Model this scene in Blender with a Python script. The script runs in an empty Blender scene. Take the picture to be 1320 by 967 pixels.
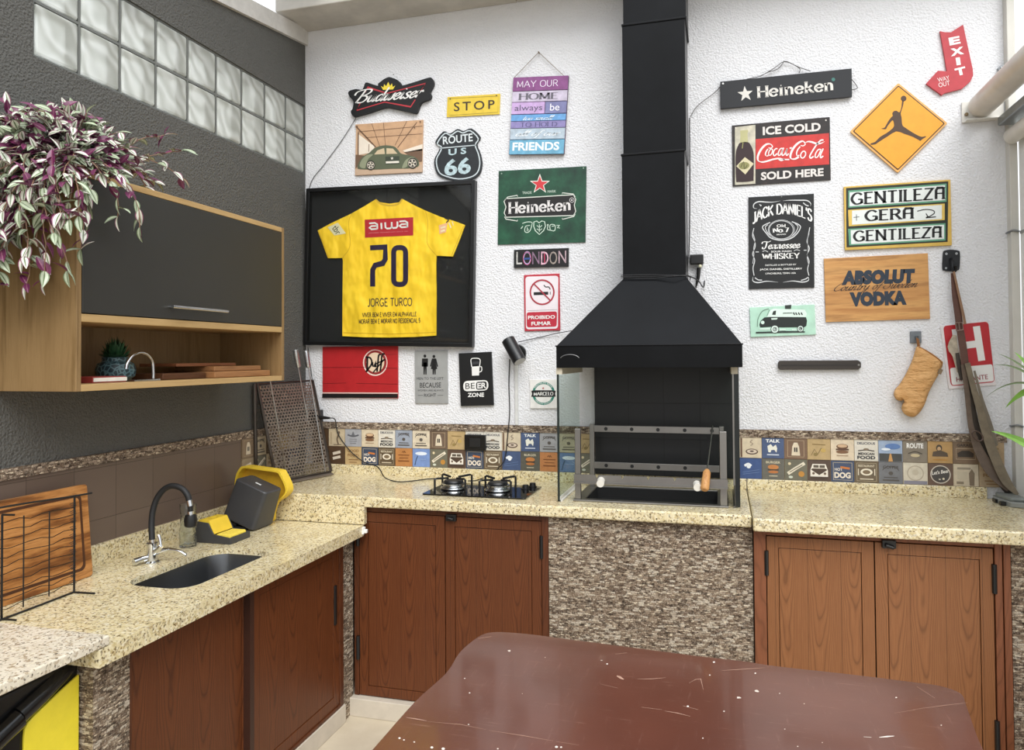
import bpy, bmesh, math, random
import numpy as np
from mathutils import Vector, Matrix
from mathutils.geometry import tessellate_polygon
random.seed(7)
SC = bpy.context.scene
COL = SC.collection
# ------------------------------------------------------------------ camera
W, H = 1320, 967
YAW, PITCH, ROLL, FPX, SHY = 0.2741, 0.0198, -0.0070, 957.7, -41.42
CAM = np.array([2.3433, -3.8658, 1.70])
def _axes():
    cy, sy, cp, sp = math.cos(YAW), math.sin(YAW), math.cos(PITCH), math.sin(PITCH)
    f = np.array([-sy*cp, cy*cp, sp]); r = np.array([cy, sy, 0.]); u = np.cross(r, f)
    return r*math.cos(ROLL)+u*math.sin(ROLL), -r*math.sin(ROLL)+u*math.cos(ROLL), f
AR, AU, AF = _axes()
cd = bpy.data.cameras.new('camera'); cam = bpy.data.objects.new('camera', cd); COL.objects.link(cam)
cd.sensor_width = 36; cd.sensor_fit = 'HORIZONTAL'; cd.lens = 36*FPX/W
cd.shift_y = SHY/W; cd.clip_start = .05; cd.clip_end = 200
m4 = Matrix.Identity(4)
for i in range(3):
    m4[i][0], m4[i][1], m4[i][2], m4[i][3] = AR[i], AU[i], -AF[i], CAM[i]
cam.matrix_world = m4
SC.camera = cam
def at(px, py, ax, v):
    """the point of the plane (axis = v) that the photograph's pixel looks at"""
    d = AR*(px-W/2)/FPX - AU*(py-H/2-SHY)/FPX + AF
    t = (v-CAM[ax])/d[ax]
    return CAM+d*t
# ------------------------------------------------------------------ light
world = bpy.data.worlds.new('overcast_sky'); SC.world = world; world.use_nodes = True
wn = world.node_tree.nodes; wl = world.node_tree.links
bgn = wn['Background']
tc = wn.new('ShaderNodeTexCoord'); sep = wn.new('ShaderNodeSeparateXYZ'); rmp = wn.new('ShaderNodeValToRGB')
wl.new(tc.outputs['Generated'], sep.inputs[0]); wl.new(sep.outputs['Z'], rmp.inputs[0]); wl.new(rmp.outputs[0], bgn.inputs[0])
rmp.color_ramp.elements[0].position = 0.0; rmp.color_ramp.elements[0].color = (.49, .49, .48, 1)
rmp.color_ramp.elements[1].position = .5; rmp.color_ramp.elements[1].color = (.98, 1.03, 1.10, 1)
bgn.inputs[1].default_value = 1.0
sl = bpy.data.lights.new('sun', 'SUN'); sl.energy = 1.45; sl.angle = math.radians(40); sl.color = (1, .985, .96)
sun = bpy.data.objects.new('sun', sl); COL.objects.link(sun)
sun.rotation_euler = Vector((-.30, .62, -.72)).to_track_quat('-Z', 'Y').to_euler()
vs = SC.view_settings
vs.view_transform = 'Standard'; vs.look = 'None'; vs.gamma = 1; vs.use_curve_mapping = False
vs.exposure = 0.78
# ------------------------------------------------------------------ materials
def lin(h, a=1.0):
    h = h.lstrip('#'); o = []
    for i in (0, 2, 4):
        c = int(h[i:i+2], 16)/255
        o.append(c/12.92 if c <= .04045 else ((c+.055)/1.055)**2.4)
    return (*o, a)
_M = {}
class NT:
    def __init__(s, name):
        s.m = bpy.data.materials.new(name); s.m.use_nodes = True
        s.n = s.m.node_tree.nodes; s.l = s.m.node_tree.links
        s.b = s.n['Principled BSDF']
    def add(s, t, **k):
        n = s.n.new('ShaderNode'+t)
        for a, v in k.items():
            if a.startswith('i_'):
                n.inputs[int(a[2:])].default_value = v
            else: setattr(n, a, v)
        return n
    def link(s, a, b): s.l.new(a, b)
    def coord(s, scale=(1, 1, 1), kind='Object'):
        t = s.add('TexCoord'); mp = s.add('Mapping'); mp.inputs['Scale'].default_value = scale
        s.link(t.outputs[kind], mp.inputs[0]); return mp.outputs[0]
    def math(s, op, a, b=None):
        n = s.add('Math', operation=op)
        for i, v in enumerate((a, b)):
            if v is None: continue
            if isinstance(v, (int, float)): n.inputs[i].default_value = v
            else: s.link(v, n.inputs[i])
        return n.outputs[0]
    def noise(s, co, scale, detail=4, rough=.6, out='Fac'):
        n = s.add('TexNoise'); n.inputs['Scale'].default_value = scale; n.inputs['Detail'].default_value = detail
        n.inputs['Roughness'].default_value = rough
        if co is not None: s.link(co, n.inputs['Vector'])
        return n.outputs[out]
    def ramp(s, fac, stops, interp='LINEAR'):
        n = s.add('ValToRGB'); e = n.color_ramp.elements; n.color_ramp.interpolation = interp
        while len(e) < len(stops): e.new(.5)
        for q, (p, c) in zip(e, stops):
            q.position = p; q.color = lin(c) if isinstance(c, str) else c
        s.link(fac, n.inputs[0]); return n.outputs[0]
    def mix(s, fac, a, b, kind='MIX'):
        n = s.add('MixRGB', blend_type=kind)
        for i, v in enumerate((fac, a, b)):
            if isinstance(v, str): n.inputs[i].default_value = lin(v)
            elif isinstance(v, (int, float)): n.inputs[i].default_value = v
            else: s.link(v, n.inputs[i])
        return n.outputs[0]
    def bump(s, h, strength=.3, dist=.01):
        n = s.add('Bump'); n.inputs['Strength'].default_value = strength; n.inputs['Distance'].default_value = dist
        s.link(h, n.inputs['Height']); s.link(n.outputs[0], s.b.inputs['Normal'])
    def col(s, c):
        if isinstance(c, str): s.b.inputs['Base Color'].default_value = lin(c)
        else: s.link(c, s.b.inputs['Base Color'])
    def set(s, rough=.5, metal=0, spec=None, coat=0, trans=0, ior=None, alpha=None):
        i = s.b.inputs
        i['Roughness'].default_value = rough; i['Metallic'].default_value = metal
        if spec is not None: i['Specular IOR Level'].default_value = spec
        if coat: i['Coat Weight'].default_value = coat; i['Coat Roughness'].default_value = .08
        if trans: i['Transmission Weight'].default_value = trans
        if ior: i['IOR'].default_value = ior
def plain(c, rough=.5, metal=0, var=.06, scale=25, bump=0, bscale=200, spec=None, coat=0):
    """one colour with a slight mottling"""
    k = (c, rough, metal, var, scale, bump, bscale, spec, coat)
    if k in _M: return _M[k]
    t = NT('finish_'+c.strip('#')); co = t.coord()
    f = t.noise(co, scale, 3)
    base = lin(c); dk = tuple(x*(1-var*2.2) for x in base[:3])+(1,); lt = tuple(min(1, x*(1+var*1.2)) for x in base[:3])+(1,)
    t.col(t.ramp(f, [(.25, dk), (.75, lt)])); t.set(rough, metal, spec, coat)
    if bump: t.bump(t.noise(co, bscale, 3), bump, .002)
    _M[k] = t.m; return t.m
def stucco(name, c1, c2, scale=70, strength=.9, dist=.006):
    t = NT(name); co = t.coord()
    h = t.noise(co, scale, 3, .55); big = t.noise(co, 1.3, 3)
    t.col(t.mix(.75, t.ramp(big, [(.3, c2), (.7, c1)]), c1)); t.set(.85, spec=.2)
    v = t.add('TexVoronoi'); v.inputs['Scale'].default_value = scale*.9; t.link(co, v.inputs['Vector'])
    t.bump(t.math('ADD', h, t.math('MULTIPLY', v.outputs['Distance'], .5)), strength, dist)
    return t.m
def granite(name, light, mid, dark, rough=.22):
    t = NT(name); co = t.coord(kind='Object')
    a = t.noise(co, 55, 5, .65); b = t.noise(co, 140, 3, .6); c = t.noise(co, 9, 3)
    base = t.ramp(a, [(.34, mid), (.5, light), (.62, light), (.72, mid)])
    base = t.mix(t.ramp(c, [(.35, (0, 0, 0, 1)), (.7, (.45, .45, .45, 1))]), base, mid)
    v = t.add('TexVoronoi'); v.inputs['Scale'].default_value = 150; v.inputs['Randomness'].default_value = 1; t.link(co, v.inputs['Vector'])
    w = t.add('SeparateColor'); t.link(v.outputs['Color'], w.inputs[0])
    sp = t.math('MULTIPLY', t.math('GREATER_THAN', w.outputs[0], .76), t.ramp(b, [(.42, (0, 0, 0, 1)), (.6, (1, 1, 1, 1))]))
    base = t.mix(t.math('MULTIPLY', sp, .92), base, dark)
    sp2 = t.math('MULTIPLY', t.math('GREATER_THAN', w.outputs[1], .82), .55)
    base = t.mix(sp2, base, '#e9e1c8')
    sp3 = t.math('MULTIPLY', t.math('GREATER_THAN', w.outputs[2], .86), .5)
    base = t.mix(sp3, base, '#8a6c40')
    t.col(base); t.set(rough, coat=.15); return t.m
def ledger(name, w=.034, h=.0105, pal=None, strength=1.0):
    """split-face stone strips: every strip its own tone and its own depth"""
    t = NT(name); g = t.add('TexCoord'); s = t.add('SeparateXYZ'); t.link(g.outputs['Object'], s.inputs[0])
    u = t.math('ADD', s.outputs[0], s.outputs[1]); nz = t.noise(g.outputs['Object'], 60, 2)
    z = t.math('ADD', s.outputs[2], t.math('MULTIPLY', nz, .009))
    row = t.math('FLOOR', t.math('DIVIDE', z, h))
    wr = t.add('TexWhiteNoise', noise_dimensions='1D'); t.link(row, wr.inputs['W'])
    uu = t.math('ADD', t.math('DIVIDE', t.math('ADD', u, t.math('MULTIPLY', nz, .012)), w), t.math('MULTIPLY', wr.outputs['Value'], 7.3))
    colm = t.math('FLOOR', uu)
    cx = t.add('CombineXYZ'); t.link(colm, cx.inputs[0]); t.link(row, cx.inputs[1])
    wn2 = t.add('TexWhiteNoise', noise_dimensions='2D'); t.link(cx.outputs[0], wn2.inputs['Vector'])
    val = wn2.outputs['Value']
    pal = pal or ['#5b4838', '#7d6853', '#9c8872', '#b9a994', '#8a7460', '#d8cfc0', '#6b5744', '#a89680']
    c = t.ramp(val, [(i/len(pal), p) for i, p in enumerate(pal)], 'CONSTANT')
    fine = t.noise(g.outputs['Object'], 170, 4, .7)
    c = t.mix(.4, c, t.ramp(fine, [(.32, '#2f251d'), (.52, '#97846f'), (.70, '#f2e8d8')]))
    spk = t.noise(t.coord((34, 34, 95)), 1.6, 2, .5)
    c = t.mix(t.ramp(spk, [(.60, (0, 0, 0, 1)), (.66, (.85, .85, .85, 1))]), c, '#ebdcc0')
    c = t.mix(t.ramp(spk, [(.34, (.85, .85, .85, 1)), (.40, (0, 0, 0, 1))]), c, '#2a2019')
    fz = t.math('FRACT', t.math('DIVIDE', z, h)); fu = t.math('FRACT', uu)
    ez = t.math('MULTIPLY', t.math('GREATER_THAN', fz, .13), t.math('GREATER_THAN', fu, .06))
    c = t.mix(t.math('MULTIPLY', t.math('SUBTRACT', 1, ez), .7), c, '#40352c')
    t.col(c); t.set(.8, spec=.2)
    hh = t.math('MULTIPLY', ez, t.math('ADD', t.math('MULTIPLY', wn2.outputs['Value'], .8), t.math('MULTIPLY', fine, .6)))
    t.bump(hh, strength, .008); return t.m
def board_wood(name, c1, c2, c3, pw=.12, axis=0, rough=.45, groove=True):
    """vertical boards with nested cathedral grain"""
    t = NT(name); g = t.add('TexCoord'); s = t.add('SeparateXYZ'); t.link(g.outputs['Object'], s.inputs[0])
    u = t.math('DIVIDE', s.outputs[axis], pw); xp = t.math('FRACT', u); idx = t.math('FLOOR', u)
    wr = t.add('TexWhiteNoise', noise_dimensions='1D'); t.link(idx, wr.inputs['W'])
    d = t.math('SUBTRACT', xp, t.math('ADD', .35, t.math('MULTIPLY', wr.outputs['Value'], .3)))
    d2 = t.math('MULTIPLY', t.math('MULTIPLY', d, d), 26)
    low = t.noise(t.coord((3.5, 3.5, 1.2)), 2.2, 2)
    v = t.math('ADD', t.math('SUBTRACT', d2, t.math('MULTIPLY', s.outputs[2], 7.0)), t.math('ADD', t.math('MULTIPLY', low, 5), t.math('MULTIPLY', wr.outputs['Value'], 9)))
    f = t.math('PINGPONG', v, .5)
    lines = t.ramp(t.math('MULTIPLY', f, 2), [(0, (1, 1, 1, 1)), (.28, (.25, .25, .25, 1)), (1, (0, 0, 0, 1))])
    fine = t.noise(t.coord((90, 90, 4)), 3, 4)
    base = t.mix(t.ramp(fine, [(.3, (0, 0, 0, 1)), (.7, (1, 1, 1, 1))]), c1, c2)
    c = t.mix(t.math('MULTIPLY', lines, .65), base, c3)
    if groove:
        e = t.math('LESS_THAN', xp, .012/ (pw/.12))
        c = t.mix(t.math('MULTIPLY', e, .75), c, '#2a160c')
    t.col(c); t.set(rough, spec=.35); t.bump(fine, .08, .002); return t.m
def grain(name, c1, c2, c3, scale=(40, 40, 2.2), rough=.5, coat=0):
    t = NT(name); co = t.coord(scale)
    a = t.noise(co, 1.6, 5, .65); b = t.noise(co, .5, 3)
    c = t.ramp(a, [(.3, c1), (.5, c2), (.72, c3)])
    c = t.mix(t.ramp(b, [(.4, (0, 0, 0, 1)), (.65, (.5, .5, .5, 1))]), c, c1)
    t.col(c); t.set(rough, spec=.35, coat=coat); t.bump(a, .06, .002); return t.m
def brushed(name, c='#b9bbbd', rough=.32):
    t = NT(name); co = t.coord((4, 60, 60)); a = t.noise(co, 3, 3)
    t.col(t.ramp(a, [(.3, c), (.7, '#d8dadb')])); t.set(rough, 1.0); return t.m
def pane(name, tint='#e7f3ee', refl=.07):
    t = NT(name); t.n.remove(t.b); o = t.n['Material Output']
    tr = t.add('BsdfTransparent'); tr.inputs[0].default_value = lin(tint)
    gl = t.add('BsdfGlossy'); gl.inputs['Roughness'].default_value = .03
    fr = t.add('LayerWeight'); fr.inputs[0].default_value = .35
    mx = t.add('MixShader'); f = t.math('ADD', t.math('MULTIPLY', fr.outputs['Fresnel'], .12), refl*.3)
    t.link(f, mx.inputs[0]); t.link(tr.outputs[0], mx.inputs[1]); t.link(gl.outputs[0], mx.inputs[2]); t.link(mx.outputs[0], o.inputs[0])
    return t.m
# ------------------------------------------------------------------ geometry
def catmull(pts, n=6, closed=False):
    P = [np.array(p, float) for p in pts]
    if len(P) < 3: return P
    out = []; m = len(P)
    rng = range(m) if closed else range(m-1)
    for i in rng:
        p1, p2 = P[i], P[(i+1) % m]
        p0 = P[(i-1) % m] if (closed or i > 0) else 2*p1-p2
        p3 = P[(i+2) % m] if (closed or i+2 < m) else 2*p2-p1
        for k in range(n):
            t = k/n
            out.append(.5*((2*p1)+(p2-p0)*t+(2*p0-5*p1+4*p2-p3)*t*t+(3*p1-p0-3*p2+p3)*t**3))
    if not closed: out.append(P[-1])
    return out
class MB:
    def __init__(s): s.v = []; s.f = []; s.mi = []; s.cur = 0
    def add(s, v, f, M=None):
        o = len(s.v)
        for p in v:
            p = Vector(p)
            s.v.append(tuple(M @ p) if M is not None else tuple(p))
        for q in f: s.f.append([i+o for i in q]); s.mi.append(s.cur)
        return s
    def box(s, x0, x1, y0, y1, z0, z1, M=None):
        v = [(x, y, z) for x in (x0, x1) for y in (y0, y1) for z in (z0, z1)]
        f = [(0, 1, 3, 2), (4, 6, 7, 5), (0, 4, 5, 1), (2, 3, 7, 6), (0, 2, 6, 4), (1, 5, 7, 3)]
        return s.add(v, f, M)
    def tube(s, pts, r, n=8, smooth=0, caps=True, closed=False):
        if smooth: pts = catmull(pts, smooth, closed)
        P = [Vector(p) for p in pts]; m = len(P)
        R = r if isinstance(r, (list, tuple)) else None
        prev = None; v = []
        for i, p in enumerate(P):
            if closed: d = P[(i+1) % m]-P[i-1]
            else: d = P[min(i+1, m-1)]-P[max(i-1, 0)]
            if d.length < 1e-9: d = Vector((0, 0, 1))
            d.normalize()
            if prev is None:
                a = Vector((0, 0, 1)) if abs(d.z) < .9 else Vector((1, 0, 0))
                n1 = d.cross(a).normalized()
            else:
                n1 = (prev-d*prev.dot(d))
                n1 = n1.normalized() if n1.length > 1e-6 else d.orthogonal().normalized()
            prev = n1; n2 = d.cross(n1)
            if R is None: rr = r
            else:
                t = i/(m-1)*(len(R)-1); k = min(int(t), len(R)-2); rr = R[k]+(R[k+1]-R[k])*(t-k)
            for j in range(n):
                a = 2*math.pi*j/n
                v.append(p+n1*math.cos(a)*rr+n2*math.sin(a)*rr)
        f = []
        for i in range(m if closed else m-1):
            for j in range(n):
                a, b = i*n+j, i*n+(j+1) % n; c, d_ = ((i+1) % m)*n+(j+1) % n, ((i+1) % m)*n+j
                f.append((a, b, c, d_))
        if caps and not closed:
            f.append(tuple(range(n))[::-1]); f.append(tuple((m-1)*n+j for j in range(n)))
        return s.add(v, f)
    def lathe(s, prof, c=(0, 0, 0), n=24, M=None, arc=None):
        v = []; f = []
        for (r, z) in prof:
            for j in range(n):
                a = 2*math.pi*j/n; v.append((c[0]+r*math.cos(a), c[1]+r*math.sin(a), c[2]+z))
        m = len(prof)
        for i in range(m-1):
            for j in range(n):
                f.append((i*n+j, i*n+(j+1) % n, (i+1)*n+(j+1) % n, (i+1)*n+j))
        if prof[0][0] > 1e-5: f.append(tuple(range(n))[::-1])
        if prof[-1][0] > 1e-5: f.append(tuple((m-1)*n+j for j in range(n)))
        return s.add(v, f, M)
    def prism(s, outer, a0, a1, axis='z', holes=(), M=None):
        """a 2-D outline (with holes) swept from a0 to a1 along an axis"""
        loops = [[Vector((p[0], p[1], 0)) for p in outer]]+[[Vector((p[0], p[1], 0)) for p in h] for h in holes]
        flat = [p for lp in loops for p in lp]
        tri = tessellate_polygon(loops)
        def mk(p, a):
            if axis == 'z': return (p[0], p[1], a)
            if axis == 'y': return (p[0], a, p[1])
            return (a, p[0], p[1])
        n = len(flat); v = [mk(p, a0) for p in flat]+[mk(p, a1) for p in flat]
        f = [tuple(t) for t in tri]+[tuple(i+n for i in t)[::-1] for t in tri]
        o = 0
        for lp in loops:
            k = len(lp)
            for i in range(k):
                a, b = o+i, o+(i+1) % k; f.append((a, b, b+n, a+n))
            o += k
        return s.add(v, f, M)
    def quadstrip(s, L, R):
        n = len(L); return s.add(list(L)+list(R), [(i, i+1, n+i+1, n+i) for i in range(n-1)])
    def mesh(s, name, mats, off=(0, 0, 0), smooth=False, ang=40):
        me = bpy.data.meshes.new(name)
        me.from_pydata([(p[0]-off[0], p[1]-off[1], p[2]-off[2]) for p in s.v], [], s.f)
        for m in (mats if isinstance(mats, (list, tuple)) else [mats]): me.materials.append(m)
        me.polygons.foreach_set('material_index', s.mi)
        bm = bmesh.new(); bm.from_mesh(me); bmesh.ops.recalc_face_normals(bm, faces=bm.faces); bm.to_mesh(me); bm.free()
        if smooth:
            me.shade_smooth(); me.set_sharp_from_angle(angle=math.radians(ang))
        me.update(); return me
def link(name, me, loc=(0, 0, 0), parent=None, bevel=0):
    o = bpy.data.objects.new(name, me); COL.objects.link(o); o.location = loc
    if parent is not None: o.parent = parent
    if bevel:
        b = o.modifiers.new('edge', 'BEVEL'); b.width = bevel; b.segments = 2; b.limit_method = 'ANGLE'; b.angle_limit = math.radians(35)
    return o
def props(o, label=None, cat=None, group=None, kind=None):
    if label: o['label'] = label
    if cat: o['category'] = cat
    if group: o['group'] = group
    if kind: o['kind'] = kind
    return o
def thing(name, label, cat, loc, group=None, kind=None):
    o = bpy.data.objects.new(name, None); COL.objects.link(o); o.location = loc; o.empty_display_size = .05
    return props(o, label, cat, group, kind)
def solo(name, mb, mat, label, cat, loc=(0, 0, 0), group=None, smooth=False, bevel=0):
    return props(link(name, mb.mesh(name, mat, loc, smooth), loc, None, bevel), label, cat, group)
def origin(o):
    p = Vector((0, 0, 0))
    while o is not None: p += o.location; o = o.parent
    return p
def part(root, name, mb, mat, label=None, smooth=False, bevel=0, local=False, kind=None, ang=40):
    off = (0, 0, 0) if local else origin(root)
    o = link(name, mb.mesh(name, mat, off, smooth, ang), (0, 0, 0), root, bevel)
    return props(o, label, None, None, kind)
def struct(name, mb, mat, label=None, smooth=False, bevel=0, parent=None):
    o = link(name, mb.mesh(name, mat, (0, 0, 0), smooth), (0, 0, 0), parent, bevel)
    if parent is None: props(o, label or name.replace('_', ' '), 'room', None, 'structure')
    return o
def rrect(x0, y0, x1, y1, r, n=5):
    out = []
    for cx, cy, a0 in ((x1-r, y1-r, 0), (x0+r, y1-r, 90), (x0+r, y0+r, 180), (x1-r, y0+r, 270)):
        for k in range(n+1):
            a = math.radians(a0+90*k/n); out.append((cx+r*math.cos(a), cy+r*math.sin(a)))
    return out
# ------------------------------------------------------------------ lettering and marks
def poly2(pts, holes=()):
    loops = [[Vector((p[0], p[1], 0)) for p in pts]]+[[Vector((p[0], p[1], 0)) for p in h] for h in holes]
    return [(p.x, p.y) for lp in loops for p in lp], [tuple(t) for t in tessellate_polygon(loops)]
def ell(cx, cy, rx, ry=None, n=28, rot=0, a0=0, a1=360):
    ry = ry or rx; c, s = math.cos(rot), math.sin(rot); out = []
    m = n if a1-a0 >= 360 else n+1
    for k in range(m):
        a = math.radians(a0+(a1-a0)*k/n); x, y = rx*math.cos(a), ry*math.sin(a)
        out.append((cx+x*c-y*s, cy+x*s+y*c))
    return out
def line2(pts, w, smooth=0, closed=False, nib=None, taper=False):
    """a ribbon along a polyline; nib=(angle, thin) gives a broad-pen stroke"""
    P = catmull(pts, smooth, closed) if smooth else [np.array(p, float) for p in pts]
    m = len(P); V = []; F = []
    for i in range(m):
        if closed: d = P[(i+1) % m]-P[i-1]
        else: d = P[min(i+1, m-1)]-P[max(i-1, 0)]
        L = np.hypot(*d) or 1e-9; d = d/L; nrm = np.array([-d[1], d[0]])
        ww = w
        if nib: ww = w*(nib[1]+(1-nib[1])*abs(math.sin(math.atan2(d[1], d[0])-nib[0])))
        if not smooth and 0 < i < m-1 and not closed:
            e = P[i]-P[i-1]; e = e/(np.hypot(*e) or 1); ww = ww/max(.5, abs(float(np.dot(e, d))))
        if taper: ww *= max(.12, math.sin(math.pi*(i+.3)/(m-.4)))
        V += [tuple(P[i]+nrm*ww/2), tuple(P[i]-nrm*ww/2)]
    for i in range(m if closed else m-1):
        a = 2*i; b = 2*((i+1) % m); F.append((a, a+1, b+1, b))
    return V, F
_FC = {}
def glyphs(s, bold=0.0, sp=1.0):
    k = (s, bold, sp)
    if k not in _FC:
        cu = bpy.data.curves.new('lettering', 'FONT'); cu.body = s; cu.offset = bold; cu.resolution_u = 3; cu.space_character = sp
        ob = bpy.data.objects.new('lettering', cu); COL.objects.link(ob)
        bpy.context.view_layer.update()
        me = bpy.data.meshes.new_from_object(ob.evaluated_get(bpy.context.evaluated_depsgraph_get()))
        V = [(v.co.x, v.co.y) for v in me.vertices]; F = [tuple(p.vertices) for p in me.polygons]
        bpy.data.objects.remove(ob); bpy.data.curves.remove(cu); bpy.data.meshes.remove(me)
        xs = [p[0] for p in V]; ys = [p[1] for p in V]
        x0, x1, y0, y1 = min(xs), max(xs), min(ys), max(ys)
        _FC[k] = ([((p[0]-x0)/(x1-x0), (p[1]-y0)/(y1-y0)) for p in V], F)
    return _FC[k]
def para(BL, BR, TL):
    return lambda u, v: (BL[0]+(BR[0]-BL[0])*u+(TL[0]-BL[0])*v, BL[1]+(BR[1]-BL[1])*u+(TL[1]-BL[1])*v)
def text(s, BL, BR, TL, bold=0.0, sp=1.0):
    V, F = glyphs(s, bold, sp); f = para(BL, BR, TL); return [f(*p) for p in V], F
def warp(sh, f): return [f(*p) for p in sh[0]], sh[1]
def join(shapes):
    V = []; F = []
    for v, f in shapes:
        o = len(V); V += v; F += [tuple(i+o for i in q) for q in f]
    return V, F
# skeleton capitals on a 1-high em: (width, strokes); a stroke is (points, smooth)
SK = {
 'A': (.78, [([(.02, 0), (.39, 1)], 0), ([(.39, 1), (.76, 0)], 0), ([(.16, .34), (.62, .34)], 0)]),
 'a': (.70, [([(.1, 0), (.1, .8), (.2, 1), (.6, 1)], 0), ([(.6, 1), (.6, 0)], 0), ([(.1, .5), (.6, .5)], 0)]),
 'B': (.66, [([(.1, 0), (.1, 1)], 0), ([(.1, 1), (.45, .98), (.56, .78), (.45, .55), (.1, .52)], 4), ([(.1, .52), (.5, .5), (.62, .27), (.48, .02), (.1, 0)], 4)]),
 'C': (.74, [([(.7, .8), (.5, .99), (.25, .93), (.06, .62), (.08, .3), (.3, .02), (.55, .03), (.71, .22)], 4)]),
 'D': (.76, [([(.1, 0), (.1, 1)], 0), ([(.1, 1), (.45, .97), (.69, .68), (.69, .32), (.45, .03), (.1, 0)], 4)]),
 'E': (.62, [([(.1, 0), (.1, 1)], 0), ([(.1, 1), (.58, 1)], 0), ([(.1, .52), (.48, .52)], 0), ([(.1, 0), (.6, 0)], 0)]),
 'F': (.6, [([(.1, 0), (.1, 1)], 0), ([(.1, 1), (.58, 1)], 0), ([(.1, .52), (.48, .52)], 0)]),
 'G': (.8, [([(.72, .82), (.5, .99), (.25, .93), (.06, .62), (.08, .3), (.3, .02), (.6, .05), (.72, .2)], 4), ([(.72, .42), (.72, .05)], 0), ([(.46, .42), (.74, .42)], 0)]),
 'H': (.78, [([(.1, 0), (.1, 1)], 0), ([(.68, 0), (.68, 1)], 0), ([(.1, .52), (.68, .52)], 0)]),
 'I': (.26, [([(.13, 0), (.13, 1)], 0)]),
 'J': (.46, [([(.34, 1), (.34, .2), (.2, 0), (.02, .08)], 4)]),
 'K': (.74, [([(.1, 0), (.1, 1)], 0), ([(.1, .42), (.64, 1)], 0), ([(.26, .58), (.68, 0)], 0)]),
 'L': (.58, [([(.1, 0), (.1, 1)], 0), ([(.1, 0), (.56, 0)], 0)]),
 'M': (.9, [([(.1, 0), (.12, 1)], 0), ([(.12, 1), (.45, .1)], 0), ([(.45, .1), (.78, 1)], 0), ([(.78, 1), (.8, 0)], 0)]),
 'N': (.78, [([(.1, 0), (.1, 1)], 0), ([(.1, 1), (.68, 0)], 0), ([(.68, 0), (.68, 1)], 0)]),
 'O': (.8, [([(.4, 1), (.12, .84), (.05, .5), (.12, .16), (.4, 0), (.68, .16), (.75, .5), (.68, .84), (.4, 1)], 4)]),
 'P': (.64, [([(.1, 0), (.1, 1)], 0), ([(.1, 1), (.45, .98), (.58, .75), (.45, .5), (.1, .46)], 4)]),
 'R': (.72, [([(.1, 0), (.1, 1)], 0), ([(.1, 1), (.45, .98), (.58, .75), (.45, .52), (.1, .48)], 4), ([(.36, .48), (.66, 0)], 0)]),
 'S': (.62, [([(.54, .82), (.4, .99), (.18, .95), (.08, .75), (.2, .57), (.45, .45), (.56, .25), (.42, .02), (.2, .01), (.06, .18)], 4)]),
 'T': (.7, [([(.35, 0), (.35, 1)], 0), ([(.03, 1), (.67, 1)], 0)]),
 'U': (.74, [([(.1, 1), (.1, .25), (.35, 0), (.62, .22), (.64, 1)], 3)]),
 'V': (.74, [([(.03, 1), (.37, 0)], 0), ([(.37, 0), (.71, 1)], 0)]),
 'W': (1.04, [([(.03, 1), (.28, 0)], 0), ([(.28, 0), (.52, .95)], 0), ([(.52, .95), (.76, 0)], 0), ([(.76, 0), (1.01, 1)], 0)]),
 'Y': (.74, [([(.04, 1), (.37, .48)], 0), ([(.7, 1), (.37, .48)], 0), ([(.37, .48), (.37, 0)], 0)]),
 'Z': (.66, [([(.06, 1), (.6, 1)], 0), ([(.6, 1), (.05, 0)], 0), ([(.05, 0), (.62, 0)], 0)]),
 'e': (.62, [([(.08, .36), (.53, .38), (.5, .6), (.3, .69), (.1, .52), (.07, .25), (.2, .03), (.4, .02), (.55, .16)], 4)]),
 'i': (.34, [([(.17, 0), (.17, .68)], 0), ([(.14, .92), (.2, .92)], 0)]),
 'n': (.68, [([(.13, 0), (.13, .68)], 0), ([(.13, .5), (.3, .68), (.46, .64), (.53, .45), (.54, 0)], 3)]),
 'k': (.66, [([(.13, 0), (.13, 1)], 0), ([(.13, .3), (.52, .66)], 0), ([(.26, .4), (.56, 0)], 0)]),
 'o': (.6, [([(.3, .68), (.1, .55), (.06, .34), (.1, .12), (.3, 0), (.5, .12), (.54, .34), (.5, .55), (.3, .68)], 4)]),
 '.': (.22, [([(.08, .06), (.16, .06)], 0)]), "'": (.2, [([(.1, 1), (.08, .75)], 0)]), ' ': (.35, []), '-': (.4, [([(.05, .45), (.35, .45)], 0)]),
 '7': (.56, [([(.05, .96), (.52, .96)], 0), ([(.52, .96), (.2, 0)], 0)]), '5': (.56, [([(.5, 1), (.12, 1)], 0), ([(.12, 1), (.1, .55), (.4, .58), (.5, .3), (.36, .03), (.06, .05)], 3)]),
 '+': (.5, [([(.25, .15), (.25, .75)], 0), ([(.02, .45), (.48, .45)], 0)]),
}
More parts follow.
